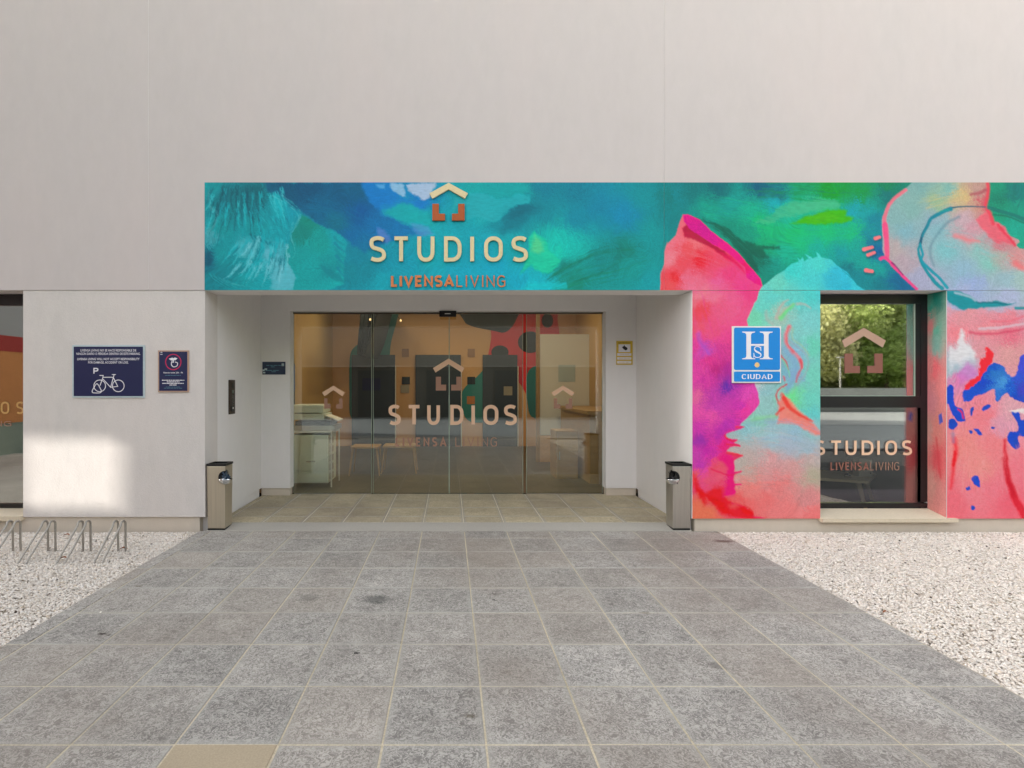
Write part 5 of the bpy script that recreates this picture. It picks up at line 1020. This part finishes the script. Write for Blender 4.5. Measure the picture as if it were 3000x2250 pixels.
obj('finger_and_lips_symbol', g, M['sign_white'], qs)
small_text('Silencio entre 23h - 9h', X(509), Z(980 + 590 / 5.267), .02, yl, M['sign_white'], qs, 57 * S)
def bars(lines, t, m, y, T_=tq, h=9, name='small_print'):
    """print too small to read: rows of word-long marks"""
    g = G(); rr = random.Random(len(lines))
    for (xa_, xb_, yy) in lines:
        x = xa_
        while x < xb_ - 8:
            w = min(rr.uniform(18, 60), xb_ - x); a = T_((x, yy - h)); b2 = T_((x + w, yy + h)); g.box(a[0], b2[0], y, y + .001, a[1], b2[1]); x += w + 7
    obj(name, g, m, t)
bars([(1560, 1905, 706), (1635, 1830, 731), (1565, 1895, 754), (1675, 1785, 779)], qs, M['sign_white'], yl, h=6); bars([(1610, 1850, 630), (1620, 1850, 810), (1590, 1870, 828)], qs, M['teal_print'], yl, h=3)
g = G(); g.ribbon([tq(p) for p in ((1538, 285), (1552, 272), (1566, 285))], .004, yl, yl + .001); g.box(tq((1536, 0))[0], tq((1568, 0))[0], yl, yl + .001, tq((0, 312))[1], tq((0, 304))[1]); obj('emblem', g, M['sign_white'], qs)
# blue town category plate
hs_ = plate('category_sign', 'bright blue square plate with white H and S over the word CIUDAD', 'sign', 2143.8, 2286.4, 956, 1122, .998, -.004, .014, M['white'], M['white'], 3.4)
th = lambda p: (X(2000 + p[0] / 4.6095, .998), Z(840 + p[1] / 4.6095, .998)); ye = -.004 - .014 - .003
def rr_panel(name, x0, y0, x1, y1, r_):
    P_ = []
    for cx_, cy_, a0_ in ((x1 - r_, y0 + r_, -90), (x1 - r_, y1 - r_, 0), (x0 + r_, y1 - r_, 90), (x0 + r_, y0 + r_, 180)):
        for k in range(5): a = R(a0_ + 22.5 * k); P_.append((cx_ + r_ * math.cos(a), cy_ + r_ * math.sin(a)))
    obj(name, G().prism([th(p) for p in P_], ye, ye + .0012), M['blue'], hs_)
rr_panel('upper_panel', 683, 553, 1303, 1125, 25); rr_panel('lower_panel', 683, 1146, 1303, 1282, 16)
yt = ye - .0012; g = G()
for xl, s_ in ((880, 1), (1117, -1)):
    g.prism([th(p) for p in ((xl - 88, 608), (xl + 88, 608), (xl + 84, 620), (xl + 45, 628), (xl + 31, 650), (xl + 31, 940), (xl + 45, 962), (xl + 88, 970), (xl + 88, 980), (xl - 88, 980), (xl - 88, 970), (xl - 45, 962), (xl - 31, 940), (xl - 31, 650), (xl - 45, 628), (xl - 84, 620))], yt, yt + .001)
g.prism([th(p) for p in ((911, 775), (1086, 775), (1086, 800), (911, 800))], yt, yt + .001); obj('letter_h', g, M['sign_white'], hs_)
P_ = catmull([(1043, 862), (1038, 826), (1008, 810), (972, 815), (958, 842), (975, 870), (1012, 890), (1044, 915), (1036, 945), (1000, 957), (962, 945), (950, 905)], 6)
wd = [(10 + 14 * math.exp(-((i / len(P_) - .5) / .13) ** 2) + 3 * math.exp(-((i / len(P_) - .12) / .06) ** 2)) / 4.6095 * S for i in range(len(P_))]
g = G().ribbon([th(p) for p in P_], .01, yt - .0006, yt + .001, False, wd); g.ribbon([th(p) for p in ((1043, 812), (1046, 868))], 7 / 4.6095 * S, yt - .0008, yt + .001); g.ribbon([th(p) for p in ((949, 895), (947, 958))], 7 / 4.6095 * S, yt - .0008, yt + .001); obj('letter_s', g, M['sign_white'], hs_)
obj('sun_symbol', G().prism([th((993 + (40 if k % 2 else 27) * math.cos(k * math.pi / 12), 1056 + (40 if k % 2 else 27) * math.sin(k * math.pi / 12))) for k in range(24)], yt, yt + .001), M['star'], hs_)
word('CIUDAD', th((787, 0))[0], th((1200, 0))[0], th((0, 1250))[1], th((0, 1178))[1], 15 / 4.6095 * S, yt, yt + .001, M['sign_white'], hs_, gap=.22, thin=.4)
# slate plaque, yellow camera notice
pl = plate('plaque', 'small slate blue plaque left of the glass doors', 'plaque', 769.5, 836.9, 1060, 1097.4, 1.3, YB, .008, M['plaque'], M['plaque'], 1)
tp = lambda p: (X(560 + p[0] / 3.016, 1.298), Z(1050 + p[1] / 3.016, 1.298)); yp_ = YB - .0115
bars([(665, 815, 62), (705, 745, 75), (660, 790, 106), (710, 750, 118)], pl, M['teal_print'], yp_, tp, 2.5)
g = G()
for a in ((632, 98, 650, 112), (650, 88, 672, 103), (636, 120, 656, 132), (800, 45, 822, 68)): q0, q1 = tp(a[:2]), tp(a[2:]); g.box(q0[0], q1[0], yp_, yp_ + .001, q1[1], q0[1])
obj('emblem', g, M['pale_edge'], pl)
cs = plate('camera_notice', 'small yellow video surveillance notice right of the glass doors', 'sign', 1804.9, 1852.7, 999, 1068.7, 1.3, YB, .008, M['yellow'], M['yellow'], 1)
tc_ = lambda p: (X(1750 + p[0] / 2.5517, 1.298), Z(950 + p[1] / 2.5517, 1.298))
g = G()
for a in ((158, 150, 245, 208), (148, 216, 253, 236), (148, 246, 253, 264), (148, 274, 253, 293)): q0, q1 = tc_(a[:2]), tc_(a[2:]); g.box(q0[0], q1[0], yp_ + .0004, yp_ + .0014, q1[1], q0[1])
obj('white_field', g, M['sign_white'], cs)
g = G().prism([tc_(p) for p in ((183, 172), (200, 160), (225, 178), (222, 190), (210, 196), (195, 186))], yp_ - .001, yp_); g.ribbon([tc_(p) for p in ((200, 155), (204, 172))], .006, yp_ - .0014, yp_); obj('camera_symbol', g, M['black'], cs)
small_text('ZONA VIDEOVIGILADA', tc_((201, 0))[0], tc_((0, 140))[1], .02, yp_ - .0002, M['black'], cs, tc_((247, 0))[0] - tc_((155, 0))[0])
bars([(170, 235, 226), (160, 245, 255), (160, 245, 284)], cs, M['star'], yp_ - .0002, tc_, 1.5)
# intercom on the left porch wall
ic = thing('intercom', 'narrow bronze door intercom on the left porch wall', 'intercom', (XJL, .62, 1.08))
obj('panel', G().box(XJL + .001, XJL + .016, .545, .690, 1.079, 1.442), mat('bronze metal', '#4a4038', .4, .6), ic, bevel=.003)
obj('lens', G().box(XJL + .0165, XJL + .02, .60, .645, 1.36, 1.41), M['black'], ic); obj('camera_light', G().box(XJL + .0165, XJL + .02, .59, .65, 1.30, 1.335), M['chrome'], ic)
for k in range(6): obj('button', G().box(XJL + .0165, XJL + .019, .60, .64, 1.23 + k * .0 - k * .018 + .04, 1.238 - k * .018 + .04), M['chrome'], ic)
obj('reader', G().box(XJL + .0165, XJL + .02, .585, .655, 1.11, 1.165), M['black'], ic); obj('reader_light', G().box(XJL + .0205, XJL + .022, .61, .632, 1.135, 1.15), M['white'], ic)

# ------------------------------------------------------------------ litter bins with ashtray mouths
def bin_(side, label, steel, bag):
    """side = +1: mouth faces +x"""
    cx_ = -2.215 if side > 0 else 2.212; cy_ = .095; hw = .083; H = .615
    t = thing('litter_bin', label, 'litter bin', (cx_, cy_, .0), 'steel litter bins either side of the porch')
    k = 1.06; v = []
    for (s_, z_) in ((1, .022), (k, H)):
        for (a, b_) in ((-1, -1), (1, -1), (1, 1), (-1, 1)):
            v.append((cx_ + a * hw * s_, cy_ + b_ * hw * s_, z_))
    bo = obj('body', G().add(v, [(3, 2, 1, 0), (4, 5, 6, 7), (0, 1, 5, 4), (1, 2, 6, 5), (2, 3, 7, 6), (3, 0, 4, 7)]), steel, t)
    mo = Vector((cx_ + side * hw * .93, cy_ - hw * .72, .505)); cu = obj('cut', G().lathe(tuple(mo), [(.0, -.072)] + [(.064 * math.cos(R(a)), .072 * math.sin(R(a))) for a in range(-80, 81, 16)] + [(.0, .072)], 24), None, None)
    bv = bo.modifiers.new('b', 'BEVEL'); bv.width = .006; bv.segments = 2
    md = bo.modifiers.new('m', 'BOOLEAN'); md.object = cu; md.solver = 'EXACT'; bpy.context.view_layer.update()
    me = bpy.data.meshes.new_from_object(bo.evaluated_get(bpy.context.evaluated_depsgraph_get())); bo.modifiers.clear(); bo.data = me; bpy.data.objects.remove(cu)
    me.materials.clear(); me.materials.append(steel); me.materials.append(M['black'])
    for p in me.polygons:
        c_ = p.center + t.location; d = c_ - mo
        if (d.x / .066) ** 2 + (d.y / .066) ** 2 + (d.z / .074) ** 2 < 1.02 and len(p.vertices) <= 5 and abs(c_.x - cx_) < hw * .99 and abs(c_.y - cy_) < hw * .99: p.material_index = 1
    o_ = hw * k
    g = G()
    for (a0_, a1, b0, b1) in ((-o_ - .004, o_ + .004, -o_ - .004, -o_ + .012), (-o_ - .004, o_ + .004, o_ - .012, o_ + .004), (-o_ - .004, -o_ + .012, -o_ + .012, o_ - .012), (o_ - .012, o_ + .004, -o_ + .012, o_ - .012)): g.box(cx_ + a0_, cx_ + a1, cy_ + b0, cy_ + b1, H + .001, H + .022)
    obj('rim', g, M['black'], t, bevel=.002); obj('ash_tray', G().box(cx_ - o_ + .013, cx_ + o_ - .013, cy_ - o_ + .013, cy_ + o_ - .013, H + .001, H + .005), M['black'], t)
    obj('base', G().box(cx_ - hw * .97, cx_ + hw * .97, cy_ - hw * .97, cy_ + hw * .97, .0, .021), M['black'], t)
    prof = [(.058 * math.cos(R(a)), .068 * math.sin(R(a))) for a in range(-85, -14, 10)] + [(.062, -.012)] + [(.066 * math.cos(R(a)), .074 * math.sin(R(a))) for a in range(-14, -86, -10)]
    obj('bowl', G().lathe(tuple(mo), prof, 28), M['chrome'], t, smooth=True)
    g = G(); rr = random.Random(int(side) + 5)
    for _ in range(9):
        c_ = mo + Vector((rr.uniform(-.02, .03) * side, rr.uniform(-.03, .02), rr.uniform(-.03, .035))); q_ = [c_ + Vector((rr.uniform(-.035, .035), rr.uniform(-.035, .035), rr.uniform(-.045, .045))) for _ in range(4)]
        g.add(q_, [(0, 1, 2), (0, 2, 3), (0, 3, 1), (1, 3, 2)])
    obj('bag', g, bag, t)
    return t
warm_steel = mat('brushed steel warm', '#bfb4a0', .36, .6, scale=60, aniso=(60, 60, 1.2), var=.1)
bin_(1, 'brushed steel litter bin left of the porch, warm tinted, with crumpled bag', warm_steel, mat('blue grey plastic bag', '#33485c', .3)); bin_(-1, 'brushed steel litter bin right of the porch, against the painted wall', M['steel'], mat('black plastic bag', '#1a1a1c', .25))

# ------------------------------------------------------------------ bicycle racks
def rack():
    t = thing('bicycle_rack', 'wire bicycle rack', 'bicycle rack', (0, -.6, 0), 'wire bicycle racks in the gravel')
    for dx in (0, .063):
        pts = [(dx, -.925, -.03), (dx, -.86, .035)] + [(dx, -.86 + .195 * s_, .035 + .185 * s_) for s_ in (.33, .66, 1)]
        pts += [(dx, -.628 - .034 * math.cos(R(a)) + 0, .222 + .033 * math.sin(R(a))) for a in range(20, 181, 20)] + [(dx, -.594, .15), (dx, -.592, .05), (dx, -.59, -.03)]
        obj('hoop', G().tube(pts, .0086, 8), M['galv'], t, smooth=True)
    return t
r0 = rack(); labs = ['wire bicycle rack nearest the path, with a dry leaf at its foot', 'wire bicycle rack second from the path', 'wire bicycle rack third from the path', 'wire bicycle rack farthest from the path, cut by the left edge of the photo']
for k in range(4):
    o = r0 if k == 0 else copy_tree(r0); o.location = (-2.776 - .294 * k, -.6, 0); o['label'] = labs[k]
    if k: o.rotation_euler = (0, 0, R((.6, -.8, .5)[k - 1]))
# dry leaves
lm = mat('dry leaf', '#8c5a3a', .8, var=.2)
for (x, y, s_, lb) in ((362, 1612, .035, 'curled brown dry leaf at the foot of the nearest rack'), (195, 1572, .03, 'reddish dry leaf between the second and third rack, close to the wall'), (186, 1640, .028, 'pale brown leaf at the front legs of the second rack'), (2595, 1800, .02, 'small brown leaf at the edge of the right gravel')):
    p = gp(x, y); g = G(); n = 7; v = []
    for i in range(n):
        t_ = i / (n - 1); w = math.sin(math.pi * t_) ** .7 * s_ * .5
        for s2 in (-1, 0, 1): v.append((p[0] + (t_ - .5) * 2 * s_, p[1] + s2 * w, .008 + abs(s2) * w * .6 + .01 * math.sin(t_ * 3)))
    g.add(v, [(i * 3 + k, i * 3 + k + 3, i * 3 + k + 4, i * 3 + k + 1) for i in range(n - 1) for k in (0, 1)])
    tag(obj('leaf', g, lm, None, origin=(p[0], p[1], 0)), lb, 'leaf', 'dry leaves on the gravel')

# ------------------------------------------------------------------ across the yard: what the glass reflects, plus walls added to block the sun
NW = thing('sun_blocker', 'tall walls added to block the sun, orange below, reflected in the left window', 'building', (-9, -5, 0))  # walls put up to shade the facade and let one sun patch through
pw = plaster('blocker grey render', '#a9a5a0'); po = plaster('blocker orange paint', '#cf8a55', .15); pr = mat('blocker red band', '#a8352a', .7)
hx0, hx1, hz0, hz1 = -10.25, -8.69, 2.90, 3.72
g = G(); g.box(-9.3, -9, -9.2, -1.9, 2.4, 12.4); obj('wall', g, pw, NW)
g = G(); g.box(-9.3, -9, -9.2, -1.9, .62, 2.08); obj('wall', g, po, NW, ); g = G(); g.box(-9.3, -8.99, -9.2, -1.9, 2.081, 2.399); obj('wall', g, pr, NW)
g = G(); g.box(-9.3, -9.02, -9.2, -1.9, -.1, .619); obj('wall', g, mat('blocker plinth', '#8d9482', .8), NW)
HX0, HX1, HZ0, HZ1 = -13.3, -11.49, 4.36, 5.44        # opening added to shape the sun patch on the left wall
g = G(); g.box(-28, HX0, -2.65, -2.4, -.1, 12.4); g.box(HX0, -9.301, -2.65, -2.4, -.1, HZ0); g.box(HX0, -9.301, -2.65, -2.4, HZ1, 12.4); g.box(HX1, -9.301, -2.65, -2.4, HZ0, HZ1); obj('wall', g, pw, NW)

OB = thing('opposite_building', 'low dark garages with pale upper storey, reflected in the glass doors', 'building', (0, -15.2, 0))
op = plaster('opposite dark render', '#5c5a56'); od = mat('dark grey door', '#22282e', .5)
g = G(); g.box(-14, 11, -15.6, -15.2, -.1, 2.2); obj('wall', g, op, OB)
obj('roof_edge', G().box(-14.1, 11.1, -15.7, -15.1, 2.201, 2.26), mat('pale roof edge', '#a09c94', .8), OB)
obj('upper_storey', G().box(-14, 11, -17.5, -17.0, 0, 6.4), plaster('opposite pale render', '#8e8a82'), OB)
for k in range(8): obj('door', G().box(-13 + k * 3, -11 + k * 3, -15.19, -15.12, .0, 2.05), od, OB)
# hillside with scrub and trees, beyond the yard on the right
gx_ = np.linspace(-60, 90, 60); gy_ = np.linspace(-110, -24, 36); v = []
for yy in gy_:
    for xx in gx_:
        d = -24 - yy; k = 1 / (1 + math.exp(-(xx - 15) / 2.5)); v.append((xx, yy, -.08 + k * (.0 + .48 * d * (1 - math.exp(-d / 6)) + 1.4 * math.sin(xx * .21) * math.sin(yy * .17) * min(1, d / 20)) ))
f = [(j * 60 + i, j * 60 + i + 1, (j + 1) * 60 + i + 1, (j + 1) * 60 + i) for j in range(35) for i in range(59)]
struct('hillside', G().add(v, f), mat('scrubby hillside', '#a8b070', .95, bump=1, scale=2, var=.4, big=.3), smooth=True)
def hill_z(x, y):
    d = max(0, -24 - y); k = 1 / (1 + math.exp(-(x - 15) / 2.5)); return k * (.48 * d * (1 - math.exp(-d / 6)) + 1.4 * math.sin(x * .21) * math.sin(y * .17) * min(1, d / 20)) - .08
def crown_mesh(seed, n, rx, rz, leaf):
    r = np.random.default_rng(seed); nc = 16; cc = r.normal(0, 1, (nc, 3)); cc /= np.linalg.norm(cc, axis=1)[:, None]; cc *= r.uniform(.35, .85, (nc, 1)); cc *= [rx, rx, rz]
    k = r.integers(0, nc, n); d = r.normal(0, 1, (n, 3)); d /= np.linalg.norm(d, axis=1)[:, None]
    c = cc[k] + d * r.uniform(.5, 1, (n, 1)) * rx * r.uniform(.3, .46, (nc, 1))[k]; c[:, 2] += rz
    a = r.normal(0, 1, (n, 3)); a /= np.linalg.norm(a, axis=1)[:, None]; b = np.cross(a, r.normal(0, 1, (n, 3))); b /= np.linalg.norm(b, axis=1)[:, None]
    s = leaf * r.uniform(.6, 1.3, (n, 1)); co = np.stack([c - a * s, c + b * s * .6, c + a * s, c - b * s * .6], 1).reshape(-1, 3); q = np.arange(n * 4).reshape(-1, 4)
    me = bpy.data.meshes.new('crown'); me.vertices.add(n * 4); me.loops.add(n * 4); me.polygons.add(n); me.vertices.foreach_set('co', co.astype(np.float32).ravel()); me.loops.foreach_set('vertex_index', q.astype(np.int32).ravel()); me.polygons.foreach_set('loop_start', np.arange(0, n * 4, 4, dtype=np.int32)); me.update(calc_edges=True); return me
def leaf_mat(name, c):
    m, nt, b = nodes(name); L = nt.links.new; oi = N(nt, 'ShaderNodeObjectInfo'); geo = N(nt, 'ShaderNodeNewGeometry'); n = N(nt, 'ShaderNodeTexNoise', Scale=.9, Detail=3.0); L(geo.outputs['Position'], n.inputs['Vector'])
    r = N(nt, 'ShaderNodeValToRGB'); r.color_ramp.elements[0].position = .3; r.color_ramp.elements[1].position = .7; r.color_ramp.elements[0].color = (*lin(c) * .6, 1); r.color_ramp.elements[1].color = (*lin(c) * 1.3, 1); L(n.outputs[0], r.inputs[0])
    L(r.outputs[0], b.inputs['Base Color']); b.inputs['Roughness'].default_value = .6; tr = N(nt, 'ShaderNodeBsdfTranslucent'); L(r.outputs[0], tr.inputs[0]); mx = N(nt, 'ShaderNodeMixShader'); mx.inputs[0].default_value = .5
    L(b.outputs[0], mx.inputs[1]); L(tr.outputs[0], mx.inputs[2]); L(mx.outputs[0], nt.nodes['Material Output'].inputs[0]); return m
lms = [leaf_mat('bright foliage', '#c0cc7c'), leaf_mat('olive foliage', '#c4c288'), leaf_mat('deep foliage', '#a4b868')]; barkm = mat('bark', '#5a4a3a', .9)
crowns = [crown_mesh(s_, 15000, 2.1, 1.7, .075) for s_ in (1, 2, 3)]
for me, lm_ in zip(crowns, lms): me.materials.append(lm_)
tg = G().tube([(0, 0, -.3), (.05, .02, .8), (0, 0, 2.2)], .14, 8, .05); r = random.Random(11); n_t = 0
adj = ['bushy bright', 'sparse olive', 'dense deep']
for row, (yy, cnt) in enumerate(((-29, 9), (-32.5, 9), (-36.5, 10), (-41.5, 10), (-47.5, 10))):
    for k in range(cnt):
        x = 14.5 + row * 3.0 + k * 2.7 + r.uniform(-1, 1); y = yy + r.uniform(-1.8, 1.8); z = hill_z(x, y); kind = r.randrange(3)
        t = thing('tree', f"{adj[kind]} green tree {['at the foot of', 'low on', 'halfway up', 'high on', 'near the top of'][row]} the reflected hillside", 'tree', (x, y, z), 'trees on the hillside across the yard'); s_ = r.uniform(1.2, 1.8); t.scale = (s_, s_, s_); t.rotation_euler = (0, 0, r.uniform(0, 6))
        c = bpy.data.objects.new('crown', crowns[kind]); col.objects.link(c); c.parent = t; c.location = (0, 0, .15)
        if n_t == 0: me_t = bpy.data.meshes.new('trunk'); me_t.from_pydata(tg.v, [], tg.f); me_t.materials.append(barkm)
        k_ = bpy.data.objects.new('trunk', me_t); col.objects.link(k_); k_.parent = t; n_t += 1
g = G(); g.box(9, 60, -23.3, -23.0, -.1, 1.25); wl_ = obj('low_wall', g, mat('concrete parapet', '#8f9088', .9, var=.1), None); tag(wl_, 'low grey concrete wall at the foot of the hillside, seen only as a reflection', 'wall')
sl = thing('street_lamp', 'white street lamp at the foot of the hillside, reflected in the right window', 'street lamp', (21.35, -23.8, 0))
obj('post', G().cyl((21.35, -23.8, 0), .035, 2.9, 12, .028), M['galv'], sl); obj('lamp_head', G().cyl((21.35, -23.8, 2.9), .2, .05, 20, .16), M['galv'], sl)
